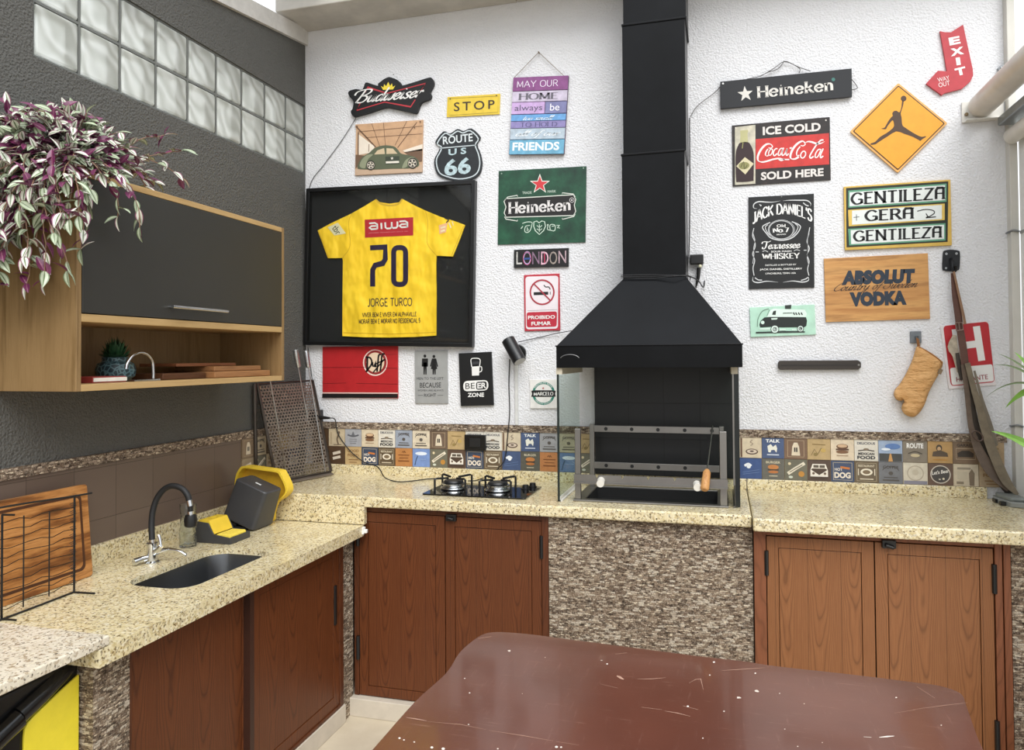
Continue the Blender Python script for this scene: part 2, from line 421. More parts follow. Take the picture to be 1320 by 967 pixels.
def skel(s, w=.16, thin=.45, serif=0.0, gap=.06, jitter=0):
    """skeleton lettering laid out in a unit box; w is the stem, serif the bar at a stem's end"""
    x = 0; sh = []
    for ch in s:
        wd, st = SK[ch]
        for pts, sm in st:
            q = [(p[0]+x, p[1]) for p in pts]
            if sm: sh.append(line2(q, w, sm+2, nib=(0, thin)))
            else:
                d = (q[1][0]-q[0][0], q[1][1]-q[0][1]); L = math.hypot(*d); c = abs(d[1])/L
                ww = w*(thin+(1-thin)*c)
                sh.append(line2(q, ww))
                if serif and c > .7 and len(q) == 2:
                    for e in (0, 1):
                        if q[e][1] < .05 or q[e][1] > .6:
                            sh.append(line2([(q[e][0]-serif, q[e][1]), (q[e][0]+serif, q[e][1])], w*max(.3, thin*.8)))
        x += wd+gap
    V, F = join(sh)
    xs = [p[0] for p in V]; a, b = min(xs), max(xs)
    ys = [p[1] for p in V]; c0, c1 = min(ys), max(ys)
    return [((p[0]-a)/(b-a), (p[1]-c0)/(c1-c0)) for p in V], F
def sktext(s, BL, BR, TL, **k): return warp(skel(s, **k), para(BL, BR, TL))
CU = {
 'a': (1.0, [[(.72, .82), (.42, 1), (.12, .75), (.06, .3), (.26, 0), (.52, .2), (.72, .7)], [(.78, 1), (.68, .3), (.8, 0), (1.02, .25)]]),
 'c': (.78, [[(.66, .8), (.45, 1), (.15, .75), (.06, .35), (.3, 0), (.55, .1), (.8, .4)]]),
 'd': (1.0, [[(.72, .82), (.42, 1), (.12, .75), (.06, .3), (.26, 0), (.52, .2), (.72, .7)], [(.86, 2), (.7, .5), (.78, 0), (1.02, .25)]]),
 'e': (.78, [[(.05, .38), (.5, .58), (.6, .85), (.42, 1), (.15, .78), (.06, .38), (.28, 0), (.52, .08), (.8, .4)]]),
 'f': (.6, [[(.75, 1.75), (.55, 2), (.38, 1.5), (.25, .2), (.12, -.7), (-.08, -.75)], [(.02, 1), (.66, 1)]]),
 'i': (.5, [[(.05, .7), (.2, 1), (.14, .3), (.28, 0), (.52, .3)], [(.27, 1.42), (.31, 1.52)]]),
 'l': (.5, [[(0, .3), (.42, 1.4), (.46, 2), (.28, 1.8), (.2, 1), (.18, .2), (.34, 0), (.55, .3)]]),
 'n': (.95, [[(0, .7), (.17, 1), (.1, 0)], [(.12, .4), (.36, .92), (.56, 1), (.62, .75), (.56, .2), (.7, 0), (.96, .3)]]),
 'o': (.82, [[(.42, 1), (.12, .78), (.06, .3), (.3, 0), (.6, .25), (.66, .72), (.42, 1), (.6, .82), (.86, .9)]]),
 'r': (.66, [[(0, .7), (.17, 1), (.1, 0)], [(.12, .4), (.36, .92), (.56, 1), (.64, .78)]]),
 's': (.7, [[(.62, .84), (.42, 1), (.17, .8), (.32, .55), (.56, .3), (.4, .02), (.08, .1)]]),
 't': (.6, [[(.34, 1.6), (.22, .3), (.36, 0), (.62, .3)], [(0, 1.02), (.58, 1.08)]]),
 'u': (1.02, [[(0, .75), (.15, 1), (.1, .3), (.28, 0), (.56, .25), (.74, 1)], [(.74, 1), (.7, .25), (.82, 0), (1.04, .3)]]),
 'w': (1.2, [[(0, .75), (.15, 1), (.1, .3), (.28, 0), (.52, .3), (.64, 1)], [(.64, 1), (.6, .3), (.78, 0), (1.02, .3), (1.06, .95), (1.22, .88)]]),
 'y': (1.0, [[(0, .75), (.15, 1), (.1, .35), (.3, .05), (.58, .3), (.74, 1)], [(.74, 1), (.62, -.1), (.4, -.8), (.1, -.65), (.4, -.15), (1, .3)]]),
 'm': (1.3, [[(0, .7), (.17, 1), (.1, 0)], [(.12, .4), (.36, .95), (.5, .9), (.46, 0)], [(.48, .4), (.74, .95), (.9, .9), (.88, .2), (1.0, 0), (1.3, .3)]]),
 'h': (.95, [[(.35, 2), (.1, 0)], [(.12, .4), (.36, .92), (.56, 1), (.62, .75), (.56, .2), (.7, 0), (.96, .3)]]),
 'b': (.85, [[(.35, 2), (.1, .3), (.3, 0), (.6, .2), (.7, .7), (.5, 1), (.2, .7)]]),
 'v': (.8, [[(0, .75), (.15, 1), (.2, 0), (.5, .4), (.65, 1), (.85, .9)]]),
 'B': (1.4, [[(.42, 1.9), (.3, 1), (.1, 0)], [(-.6, 1.2), (-.55, 1.65), (-.1, 1.9), (.6, 2), (1.15, 1.9), (1.2, 1.5), (.8, 1.15), (.4, 1.05), (.95, .95), (1.2, .6), (.95, .08), (.45, 0), (.1, .2)]]),
 'C': (1.35, [[(1.2, 1.5), (1.42, 1.8), (1.15, 2), (.6, 1.7), (.2, 1), (.15, .4), (.5, 0), (.95, .1), (1.35, .5)]]),
 'S': (1.25, [[(1.2, 1.6), (1.15, 1.95), (.7, 2), (.45, 1.6), (.75, 1.1), (.95, .5), (.6, .02), (.05, .15), (-.15, .6), (.2, .75)]]),
 'T': (1.15, [[(.72, 1.75), (.62, .6), (.35, .05), (0, .15), (0, .5)], [(-.25, 1.35), (-.1, 1.8), (.5, 1.85), (1, 1.75), (1.5, 2)]]),
 'L': (1.0, [[(.7, 1.7), (.5, 2), (.35, 1.2), (.2, .1), (.6, 0), (1, .2)]]), ' ': (.6, []), "'": (.3, [[(.2, 2), (.12, 1.6)]]),
}
def cursive(s, BL, BR, TL, w=.2, thin=.35, slant=.35, ymin=None, ymax=None):
    x = 0; sh = []
    for ch in s:
        ad, st = CU[ch]
        for pts in st:
            q = [(p[0]+x+slant*p[1], p[1]) for p in pts]
            sh.append(line2(q, w, 4, nib=(.35, thin)))
        x += ad
    V, F = join(sh)
    xs = [p[0] for p in V]; ys = [p[1] for p in V]
    a, b = min(xs), max(xs); c, d = (min(ys) if ymin is None else ymin), (max(ys) if ymax is None else ymax)
    f = para(BL, BR, TL)
    return [f((p[0]-a)/(b-a), (p[1]-c)/(d-c)) for p in V], F
def star2(cx, cy, R, r=None, rot=-90):
    r = r or R*.40; out = []
    for k in range(10):
        a = math.radians(rot+36*k); q = R if k % 2 == 0 else r
        out.append((cx+q*math.cos(a), cy+q*math.sin(a)))
    return out
class Sign:
    """a board hung flat on the white wall; its marks are read off the photograph and laid on its own face"""
    def __init__(s, name, label, cat, corners, thick, mat, group='signs and pictures on the white wall', outline=None, bevel=.0012, back=0.0):
        s.t = thick+back
        q = [at(px, py, 1, -s.t) for px, py in corners]
        s.c = sum(q)/4
        ex = (q[1]-q[0]+q[2]-q[3])/2; ez = (q[0]-q[3]+q[1]-q[2])/2
        s.ang = math.atan2(ex[2], ex[0]); s.w = float(np.linalg.norm(ex)); s.h = float(np.linalg.norm(ez))
        mb = MB()
        if outline is None: out = [(-s.w/2, -s.h/2), (s.w/2, -s.h/2), (s.w/2, s.h/2), (-s.w/2, s.h/2)]
        else: out = [s.L(*p) for p in outline]
        s.out = out
        mb.prism(out, -s.t, -back, 'y')
        s.o = link(name, mb.mesh(name, mat), (s.c[0], -.001, s.c[2]), None, bevel)
        s.o.rotation_euler = (0, -s.ang, 0)
        props(s.o, label, cat, group)
    def L(s, px, py):
        p = at(px, py, 1, -s.t)-s.c; c, n = math.cos(s.ang), math.sin(s.ang)
        return (p[0]*c+p[2]*n, -p[0]*n+p[2]*c)
    def uv(s, u, v): return ((u-.5)*s.w, (.5-v)*s.h)
    def mark(s, name, shapes, mat, k=1, label=None, local=False, d=0.0):
        if name in ('lettering', 'screw', 'figure_print', 'wall_print', 'car_fender', 'car_window') and len(shapes) > 1:
            for q in shapes: s.mark(name, [q], mat, k, label, local, d)
            return
        mb = MB(); y = -s.t-.0007*k-d
        for V, F in shapes:
            mb.add([((p if local else s.L(*p))[0], y, (p if local else s.L(*p))[1]) for p in V], F)
        return part(s.o, name, mb, mat, label, local=True)
    def rail(s, name, x0, z0, x1, z1, wd, y0, y1, mat): pass
def crop(ox, oy, sc):
    def c(*a):
        if len(a) == 2: return (ox+a[0]/sc, oy+a[1]/sc)
        return [(ox+p[0]/sc, oy+p[1]/sc) for p in a[0]]
    return c
# ================================================================== the setting
WHITE = stucco('white_stucco', '#e4e4e6', '#dfdfe1', 112, .75, .007)
GREY = stucco('grey_stucco', '#62615d', '#5a5955', 115, 1.0, .008)
GRAN = granite('yellow_granite', '#e3d6b0', '#c4b07c', '#43321c')
GRANW = granite('pale_granite', '#e2d9c6', '#c9bca4', '#4f4334')
STONE = ledger('ledger_stone', .023, .0085, ['#4d3b2e', '#a08b74', '#7d6854', '#c4b5a0', '#5f4b3b', '#927d68', '#d9cdb9', '#6e5a49', '#a89680', '#3e3026'])
STRIP = ledger('stone_strip', .018, .0095, ['#4a3a30', '#6d5848', '#8e7a68', '#b8a490', '#5b493c', '#9d8a78'], .8)
CREAM = plain('#c9bfae', .6, 0, .05, 12)
FL = NT('beige_floor_tile')
_co = FL.coord(); _br = FL.add('TexBrick'); _br.offset = 0; _br.inputs['Scale'].default_value = 1
_br.inputs['Brick Width'].default_value = .6; _br.inputs['Row Height'].default_value = .6; _br.inputs['Mortar Size'].default_value = .003
_br.inputs['Color1'].default_value = lin('#cfc3ac'); _br.inputs['Color2'].default_value = lin('#c6baa4'); _br.inputs['Mortar'].default_value = lin('#8d8271')
FL.link(_co, _br.inputs['Vector'])
FL.col(FL.mix(FL.ramp(FL.noise(_co, 7, 5), [(.35, (0, 0, 0, 1)), (.75, (.6, .6, .6, 1))]), _br.outputs['Color'], '#b4a68d')); FL.set(.3)
struct('floor', MB().box(-1, 6, -8, .3, -.06, 0), FL.m, 'beige tiled floor')
struct('wall_back', MB().box(-.15, 3.61, 0, .16, 0, 3.90), WHITE, 'white stucco wall hung with signs')
YG = [-1.7955+.2*i for i in range(9)]+[-.004]
struct('wall_left', MB().prism([(-7, 0), (-.0005, 0), (-.0005, 3.552), (-7, 2.57)], -.16, 0, 'x',
       [[(-1.80, 2.786), (-.004, 2.786), (-.004, 3.193), (-1.80, 3.193)]]), GREY, 'dark grey stucco wall with a band of glass blocks')
struct('trim_1', MB().prism([(-5, 2.852), (-.001, 3.552), (-.001, 3.645), (-5, 2.945)], -.16, .02, 'x'), plain('#cfcbc4', .6), 'pale beam along the top of the dark wall')
_b = MB(); _b.box(-.02, 1.30, -.28, 0, 3.63, 3.86); _b.box(1.303, 4.2, -.28, 0, 3.63, 3.86)
struct('trim_2', _b, plain('#c2bdb4', .5, 0, .1, 6), 'grey metal beam along the top of the white wall', bevel=.006)
struct('ceiling', MB().box(-.16, .42, -1.6, .3, 4.05, 4.1), plain('#2b2724', .8), 'dark roof above the corner')
# glass blocks
GB = NT('glass_block_glass'); _c = GB.coord()
_w = GB.add('TexWave', wave_type='BANDS', bands_direction='DIAGONAL'); _w.inputs['Scale'].default_value = 6; _w.inputs['Distortion'].default_value = 9; _w.inputs['Detail'].default_value = 1.5
GB.link(_c, _w.inputs['Vector'])
GB.col(GB.ramp(_w.outputs['Fac'], [(0, '#c9cbc2'), (1, '#eef0ea')])); GB.set(.42, trans=.55, ior=1.2, coat=.25); GB.bump(_w.outputs['Fac'], .3, .012)
GR = plain('#6f716d', .8)
_f = MB()
for i, y in enumerate(YG): _f.box(-.10, -.008, y-.005, min(y+.005, -.0042), 2.786, 3.193)
for z in (2.791, 2.991, 3.188): _f.box(-.10, -.0085, -1.80, -.0042, z-.005, z+.005)
win = struct('window_1', _f, GR, 'window band of glass blocks high in the dark wall')
for i in range(9):
    for k in range(2):
        o = link('glass_block', MB().box(-.098, -.004, YG[i]+.006, YG[i+1]-.006, 2.797+.2*k, 2.985+.2*k).mesh('glass_block', GB.m), (0, 0, 0), win, .012)
# stone strips, dark tiles
struct('trim_3', MB().box(0, .014, -7, -.001, 1.297, 1.336), STRIP, 'thin stone strip along the dark wall')
struct('trim_4', MB().box(.0142, 1.705, -.014, 0, 1.299, 1.336), STRIP, 'thin stone strip above the picture tiles by the corner')
struct('trim_5', MB().box(2.40, 3.585, -.014, 0, 1.299, 1.336), STRIP, 'thin stone strip above the picture tiles by the doorway')
DT = NT('brown_tile'); _c = DT.add('TexCoord'); _s = DT.add('SeparateXYZ'); DT.link(_c.outputs['Object'], _s.inputs[0])
_y = DT.math('DIVIDE', DT.math('ADD', _s.outputs[1], .825), .2); _z = DT.math('DIVIDE', DT.math('SUBTRACT', _s.outputs[2], 1.083-.2), .2)
def _edge(n, v, w): return n.math('LESS_THAN', n.math('FRACT', n.math('ADD', v, w/2)), w)
_g = DT.math('MAXIMUM', _edge(DT, _y, .012), _edge(DT, _z, .012))
_wn = DT.add('TexWhiteNoise', noise_dimensions='2D'); _cx = DT.add('CombineXYZ'); DT.link(DT.math('FLOOR', _y), _cx.inputs[0]); DT.link(DT.math('FLOOR', _z), _cx.inputs[1]); DT.link(_cx.outputs[0], _wn.inputs['Vector'])
DT.col(DT.mix(_g, DT.ramp(_wn.outputs['Value'], [(0, '#66564b'), (1, '#706055')]), '#4c3f35')); DT.set(.32); DT.bump(DT.math('SUBTRACT', 1, _g), .4, .003)
struct('trim_6', MB().box(0, .008, -7, -.622, .985, 1.297), DT.m, 'brown wall tiles behind the sink')
# picture tiles ----------------------------------------------------
TP = .1045
def tile_motif(kind, cx, cz, s):
    """little printed pictures, in tile units centred on the tile; returns [(shape, ink)]"""
    m = lambda pts: [(cx+p[0]*s, cz+p[1]*s) for p in pts]
    def L(pts, w, **k): return line2(m(pts), w*s, **k)
    def E(x, y, rx, ry=None): return poly2(ell(cx+x*s, cz+y*s, rx*s, (ry or rx)*s, 18))
    def R(x0, y0, x1, y1): return poly2(m([(x0, y0), (x1, y0), (x1, y1), (x0, y1)]))
    def T(t, x0, y0, x1, y1, b=.03): return text(t, (cx+x0*s, cz+y0*s), (cx+x1*s, cz+y0*s), (cx+x0*s, cz+y1*s), b)
    if kind == 'burger': return [(E(0, .16, .27, .13), '#6b4a34'), (E(0, .19, .22, .08), '#cfae8a'), (R(-.29, -.02, .29, .06), '#5b3f2e'), (E(0, -.1, .28, .08), '#7d5a40'), (R(-.26, -.3, .26, -.26), '#a48a70')]
    if kind == 'food': return [(T('DELICIOUS', -.4, .28, .4, .4), '#3f4450'), (L([(-.36, -.02), (0, .02), (.36, -.02)], .05, smooth=3), '#4a4038'), (E(0, .06, .12, .05), '#8a7a66'), (T('MEXICAN', -.36, -.22, .36, -.1), '#3a3a3c'), (T('FOOD', -.4, -.42, .4, -.26, .04), '#2f3134')]
    if kind == 'badge': return [(T('COFFEE', -.34, .2, .34, .34), '#4b4540'), (line2(m(ell(0, 0, .38, .32, 20, 0, 20, 160)), .03*s), '#4b4540'), (E(0, -.02, .1, .09), '#5a544e'), (R(-.3, -.24, .3, -.2), '#5a544e'), (R(-.36, -.38, .36, -.32), '#5a544e')]
    if kind == 'tower': return [(poly2(m([(-.2, -.34), (.2, -.34), (.16, .1), (.08, .3), (-.08, .3), (-.16, .1)])), '#d9cbb2'), (R(-.08, -.16, .08, .06), '#33302c'), (R(-.012, -.16, .012, .06), '#d9cbb2'), (line2(m([(-.38, -.4), (.38, -.4), (.38, .4), (-.38, .4)]), .03*s, closed=True), '#b8a283')]
    if kind == 'map': return [(L([(-.3, .24), (.3, .22)], .05), '#8a7346'), (L([(-.35, -.3), (-.2, .0), (-.05, -.25), (.1, .05), (.3, -.1)], .03), '#7b6740'), (E(.2, -.05, .12, .1), '#c2a45e'), (E(-.15, -.25, .1, .08), '#8f7a4a')]
    if kind == 'dog': return [(T('HOT', -.36, .02, .0, .16, .03), '#e6ddd0'), (L([(-.1, .2), (.32, .14)], .1), '#c9783c'), (T('DOG', -.38, -.34, .36, -.04, .05), '#e8dccb'), (line2(m([(-.42, -.42), (.42, -.42), (.42, .42), (-.42, .42)]), .025*s, closed=True), '#cdbfa9')]
    if kind == 'plate': return [(E(0, 0, .27, .17), '#e9dfc9'), (E(0, 0, .17, .1), '#7c6a52'), (R(-.38, -.16, -.34, .16), '#e9dfc9'), (R(.34, -.16, .38, .16), '#e9dfc9'), (T('RESTAURANT', -.36, .24, .36, .36), '#d7caaf'), (R(-.3, -.36, .3, -.31), '#d7caaf'), (line2(m([(-.43, -.43), (.43, -.43), (.43, .43), (-.43, .43)]), .02*s, closed=True), '#cdbd9e')]
    if kind == 'label': return [(L([(-.12, .26), (-.04, .34), (0, .26), (.04, .34), (.12, .26)], .04), '#6b3f1e'), (R(-.34, .1, .34, .15), '#7d4c26'), (R(-.28, -.06, .28, -.02), '#7d4c26'), (R(-.34, -.24, .34, -.18), '#7d4c26')]
    if kind == 'beach': return [(E(0, .24, .36, .1), '#dfe6ef'), (L([(-.38, -.42), (-.3, -.1), (-.2, .1)], .05, smooth=3), '#3b4c66'), (R(-.2, -.1, .3, -.06), '#8aa4cc')]
    if kind == 'diag': return [(L([(-.38, -.2), (0, .08), (.4, .34)], .16), '#e2d8c2'), (E(.25, -.2, .14, .14), '#c0893f'), (E(-.3, .3, .07), '#d9c9a4'), (E(-.25, -.36, .1, .06), '#cdd2c2'), (L([(-.3, -.12), (.3, .26)], .03), '#4c463a')]
    if kind == 'van': return [(poly2(m([(-.4, -.3), (-.4, .02), (-.3, .32), (.3, .32), (.4, .02), (.4, -.3)])), '#ece4d6'), (poly2(m([(-.38, .04), (0, -.22), (.38, .04), (.3, .1), (-.3, .1)])), '#4b3b30'), (R(-.26, .14, -.02, .27), '#5d5348'), (R(.02, .14, .26, .27), '#5d5348'), (E(-.26, -.14, .06), '#6d5a48'), (E(.26, -.14, .06), '#6d5a48'), (R(-.4, -.4, .4, -.3), '#4b3b30')]
    if kind == 'bird': return [(L([(-.3, .12), (-.12, .22), (.02, .12)], .12, smooth=3), '#f0f2f4'), (E(-.1, .08, .1, .08), '#eef1f4'), (L([(-.4, -.2), (.4, -.05)], .02), '#6f86ad'), (L([(-.4, -.3), (.4, -.18)], .02), '#6f86ad')]
    if kind == 'bun': return [(E(0, .1, .26, .12), '#c27f46'), (R(-.26, -.06, .26, .0), '#4a3a2a'), (E(0, -.14, .24, .07), '#b87440'), (T('BURGER', -.34, .28, .34, .4), '#cfc4a8'), (R(-.2, -.36, .2, -.32), '#cfc4a8')]
    if kind == 'donut': return [(E(.06, -.2, .3, .15), '#5a4438'), (E(.06, -.19, .24, .1), '#d7c6b2'), (E(.06, -.18, .1, .04), '#5a4438'), (L([(.0, .1), (.12, .2), (-.02, .28), (.1, .38)], .03, smooth=3), '#8a7868'), (R(-.48, -.48, -.4, .48), '#6a4c3a')]
    if kind == 'talk': return [(T('TALK', -.34, .28, .34, .44, .04), '#eef0ee'), (poly2(m([(-.22, -.2), (-.26, .1), (-.1, .2), (.0, .06), (.14, .18), (.2, -.02), (.16, -.22), (.06, -.08), (-.08, -.1), (-.12, -.22)])), '#e9e7d9'), (R(-.28, -.36, .28, -.3), '#c8cfdc')]
    if kind == 'ship': return [(L([(-.36, .16), (0, .08), (.36, .16)], .09, smooth=3), '#5b5c62'), (poly2(m([(-.12, .12), (.0, .38), (.12, .12)])), '#6b6c70'), (R(-.24, -.1, .24, -.06), '#85868a'), (R(-.24, -.22, .24, -.18), '#85868a'), (R(-.2, -.34, .2, -.3), '#85868a')]
    if kind == 'road': return [(poly2(m([(-.5, -.12), (.5, -.12), (.5, -.5), (-.5, -.5)])), '#4a4a48'), (poly2(m([(-.03, -.12), (.03, -.12), (.1, -.5), (-.1, -.5)])), '#c8965a'), (E(.1, .22, .34, .14), '#5f7fb4'), (E(-.2, .08, .2, .06), '#e6edf4')]
    if kind == 'route': return [(T('ROUTE', -.36, .16, .36, .4, .04), '#f1efea'), (L([(-.3, -.1), (0, .0), (.3, -.1)], .05, smooth=3), '#4e463c'), (E(0, -.18, .2, .08), '#c7b894')]
    if kind == 'driver': return [(E(-.04, .2, .13, .16), '#4b4034'), (E(-.04, .16, .08, .1), '#c9a67d'), (poly2(m([(-.34, -.2), (-.3, .02), (.0, .1), (.3, -.02), (.34, -.2)])), '#5b4d3e'), (R(-.3, -.38, .3, -.33), '#b8863f')]
    if kind == 'car': return [(poly2(m([(-.32, -.2), (-.34, -.02), (-.15, .1), (.15, .1), (.34, -.02), (.32, -.2)])), '#3d342c'), (line2(m([(-.4, -.3), (.4, -.3), (.4, .2), (-.4, .2)]), .025*s, closed=True), '#b8a58c'), (T('GARAGE', -.36, .28, .36, .42), '#3f352c')]
    if kind == 'round': return [(line2(m(ell(0, .02, .34, .34, 22)), .05*s, closed=True), '#b7ab96'), (E(0, .06, .14), '#c7bca6'), (R(-.5, -.5, .5, -.34), '#8a8792')]
    if kind == 'beer': return [(line2(m(ell(0, 0, .41, .41, 24)), .04*s, closed=True), '#d9d2c4'), (E(0, 0, .37), '#4a4744'), (text("Let's Beer", (cx-.36*s, cz-.04*s), (cx+.36*s, cz+.1*s), (cx-.36*s, cz+.14*s), .02), '#f0ece2'), (R(-.08, -.26, .0, -.2), '#cfc7b6'), (E(.12, -.2, .05), '#e6dcc2')]
    if kind == 'news': return [(R(-.36, .26, .2, .36), '#9a8f7c'), (R(-.36, -.2, .05, .16), '#c2b69e'), (poly2(m([(.14, -.48), (.12, .1), (.24, .3), (.36, .1), (.34, -.48)])), '#7d6c58'), (R(-.4, -.42, -.1, -.3), '#8c7f6a')]
    if kind == 'stripes': return [(L([(-.26, .08), (.24, .2)], .16), '#d8cbb8'), (L([(-.26, -.2), (.24, -.08)], .16), '#d8cbb8')]
    if kind == 'text': return [(T('GOOD', -.36, .2, .36, .36), '#8a6740'), (T('FOOD', -.36, -.05, .36, .11), '#8a6740'), (R(-.3, -.26, .3, -.21), '#8a6740'), (R(-.24, -.4, .24, -.36), '#8a6740')]
    if kind == 'figure': return [(L([(.1, -.4), (.02, -.1), (.14, .2)], .1, smooth=3), '#6f5f4c'), (E(.14, .28, .08), '#6f5f4c'), (L([(-.36, .3), (-.36, -.4)], .1), '#b29e80'), (R(-.2, -.44, .3, -.4), '#6f5f4c')]
    return []
def tile_band(name, label, x0, cols, kinds, axis='back'):
    """two rows of printed tiles set in grout"""
    n = cols
    if axis == 'back':
        bed = MB().box(x0, x0+n*TP, -.006, 0, 1.0945, 1.299)
    else:
        bed = MB().box(0, .006, x0, x0+n*TP, 1.0945, 1.299)
    root = struct(name, bed, plain('#a58d6c', .8), label)
    for r in range(2):
        for i in range(n):
            col, kind = kinds[r][i]
            zc = 1.299-(.5+r)*.1023; c = x0+(i+.5)*TP; hw = TP/2-.0012; hh = .1023/2-.0012
            if axis == 'back': mb = MB().box(c-hw, c+hw, -.0105, -.006, zc-hh, zc+hh)
            else: mb = MB().box(.006, .0105, c-hw, c+hw, zc-hh, zc+hh)
            t = part(root, 'tile', mb, plain(col, .3, 0, .07, 45))
            for k, (sh, ink) in enumerate(tile_motif(kind, c, zc, .098)):
                m = MB(); y = .0105+.0004*(k+1)
                if axis == 'back': m.add([(p[0], -y, p[1]) for p in sh[0]], sh[1])
                else: m.add([(y, p[0], p[1]) for p in sh[0]], sh[1])
                part(t, 'print', m, plain(ink, .4))
BG, BR_, BL_, GY, DK, OL, OR, TN, WH, RD = '#d6c6aa', '#6f5d4e', '#4a5a7c', '#9a9a9c', '#54402f', '#6d6a5a', '#b9804c', '#b99f72', '#dcd6c8', '#8aa0c4'
K1 = [[(DK, ''), ('#c6b596', 'figure'), ('#a6a7ab', 'ship'), (BG, 'burger'), (WH, 'food'), ('#9ba3b0', 'badge'), ('#d5c8b0', 'badge'), (BR_, 'tower'), (TN, 'map'), (WH, 'food'), (WH, 'food'), (BG, 'donut'), (BL_, 'talk'), ('#a4a4a5', 'badge'), ('#bfb49a', 'badge'), (TN, 'map')],
      [(DK, ''), (DK, 'stripes'), ('#c2a678', 'text'), ('#3e4a5e', 'dog'), ('#5e4f3c', 'plate'), (OR, 'label'), ('#7892c4', 'beach'), (OL, 'diag'), ('#5b473a', 'van'), ('#3e4a5e', 'dog'), ('#6a5a46', 'plate'), (BL_, 'bird'), ('#5c5a50', 'bun'), ('#b87c4c', 'label'), ('#6b83ad', 'beach'), (OL, 'diag')]]
tile_band('trim_7', 'picture tiles behind the cooktop', .0500, 16, K1)
K2 = [[(BG, 'donut'), (BL_, 'talk'), ('#7a604c', 'tower'), (TN, 'map'), ('#dccbb0', 'burger'), (WH, 'food'), ('#9fb0c8', 'road'), ('#857b6c', 'route'), ('#b8935e', 'driver'), ('#7c6650', 'car'), ('#b79c78', 'map')],
      [('#3d5484', 'bird'), ('#66645c', 'bun'), (OL, 'diag'), ('#57463c', 'van'), ('#43506a', 'dog'), ('#6e5f4a', 'plate'), ('#76777a', 'badge'), ('#d5ccb8', 'round'), ('#6a5446', 'beer'), ('#cbbda4', 'news'), ('#b09a7c', 'text')]]
tile_band('trim_8', 'picture tiles beside the barbecue', 2.5302-TP, 11, K2)
K3 = [[('#8a765f', 'tower'), ('#b8a88c', 'badge'), (DK, 'plate'), (TN, 'map'), (BG, 'burger')], [('#9c8a70', 'stripes'), (OL, 'diag'), ('#b8a88c', 'text'), (DK, 'stripes'), ('#43506a', 'dog')]]
tile_band('trim_9', 'picture tiles on the dark wall behind the perforated griddle', -.617, 5, K3, 'left')
# black firebrick backing behind the grill
_k = NT('black_tile'); _c = _k.add('TexCoord'); _s = _k.add('SeparateXYZ'); _k.link(_c.outputs['Object'], _s.inputs[0])
_gx = _edge(_k, _k.math('DIVIDE', _k.math('SUBTRACT', _s.outputs[0], 1.705), .178), .022); _gz = _edge(_k, _k.math('DIVIDE', _k.math('SUBTRACT', _s.outputs[2], 1.10), .182), .022)
_g = _k.math('MAXIMUM', _gx, _gz); _k.col(_k.mix(_g, '#161617', '#080808')); _k.set(.45); _k.bump(_k.math('SUBTRACT', 1, _g), .5, .004)
struct('trim_10', MB().box(1.708, 2.425, -.03, -.0005, 1.0945, 1.66), _k.m, 'black tiles behind the barbecue grill')
# masonry under the worktops
struct('wall_pier_barbecue', MB().box(1.592, 2.460, -.61, -.02, 0, .992), STONE, 'stone clad front under the barbecue')
struct('wall_pier_doorway', MB().box(3.392, 3.605, -.63, -.02, 0, .988), STONE, 'stone clad pier under the worktop beside the doorway')
struct('wall_pier_corner', MB().box(.30, .622, -.708, -.606, 0, .858), STONE, 'stone clad pier in the inner corner')
struct('wall_pier_fridge', MB().box(.05, .622, -2.147, -2.012, 0, .858), STONE, 'stone clad pier between the fridge and the sink cabinet')
struct('baseboard_left', MB().box(.05, .634, -2.147, -.70, 0, .085), CREAM, 'cream plinth under the sink cabinet', bevel=.003)
struct('baseboard_back', MB().box(.55, 3.60, -.64, -.05, 0, .085), CREAM, 'cream plinth under the cabinets', bevel=.003)
# ------------------------------------------------------------------ worktops
r = thing('granite_worktop', 'yellow granite worktop holding the cooktop and the grill, stepped at the corner', 'worktop', (1.2, -.3, .993))
part(r, 'slab', MB().prism([(.001, -.645), (2.4565, -.645), (2.4565, -.001), (.001, -.001)], .993, 1.043, 'z', [[(1.715, -.49), (2.34, -.49), (2.34, -.12), (1.715, -.12)]]), GRAN, bevel=.007)
part(r, 'step_panel', MB().box(.001, .702, -.645, -.615, .910, .996), GRAN, bevel=.003)
part(r, 'upstand', MB().box(.001, 2.4565, -.022, -.0005, 1.042, 1.0945), GRAN, bevel=.003)
r = thing('granite_worktop', 'yellow granite worktop over the lighter double cabinet beside the doorway', 'worktop', (3.0, -.3, .99))
part(r, 'slab', MB().box(2.4595, 3.606, -.70, -.001, .99, 1.043), GRAN, bevel=.007)
part(r, 'upstand', MB().box(2.4595, 3.50, -.022, -.0005, 1.042, 1.0945), GRAN, bevel=.003)
r = thing('granite_worktop', 'lower yellow granite worktop with the sink cut into it', 'worktop', (.35, -1.4, .859))
part(r, 'slab', MB().prism([(.001, -2.205), (.70, -2.205), (.70, -.6455), (.001, -.6455)], .887, .909, 'z', [rrect(.285, -1.70, .565, -1.175, .085, 6)]), GRAN)
part(r, 'front_edge', MB().box(.640, .70, -2.205, -.6455, .859, .887).box(.30, .640, -2.205, -2.17, .859, .887), GRAN)
part(r, 'upstand', MB().box(.0005, .022, -2.205, -.6455, .908, .99), GRAN, bevel=.003)
solo('granite_worktop', MB().box(.001, .70, -3.7, -2.168, .9105, .938), GRANW, 'paler thin granite slab on top of the small fridge bay', 'worktop', (.35, -2.9, .9105), bevel=.004)
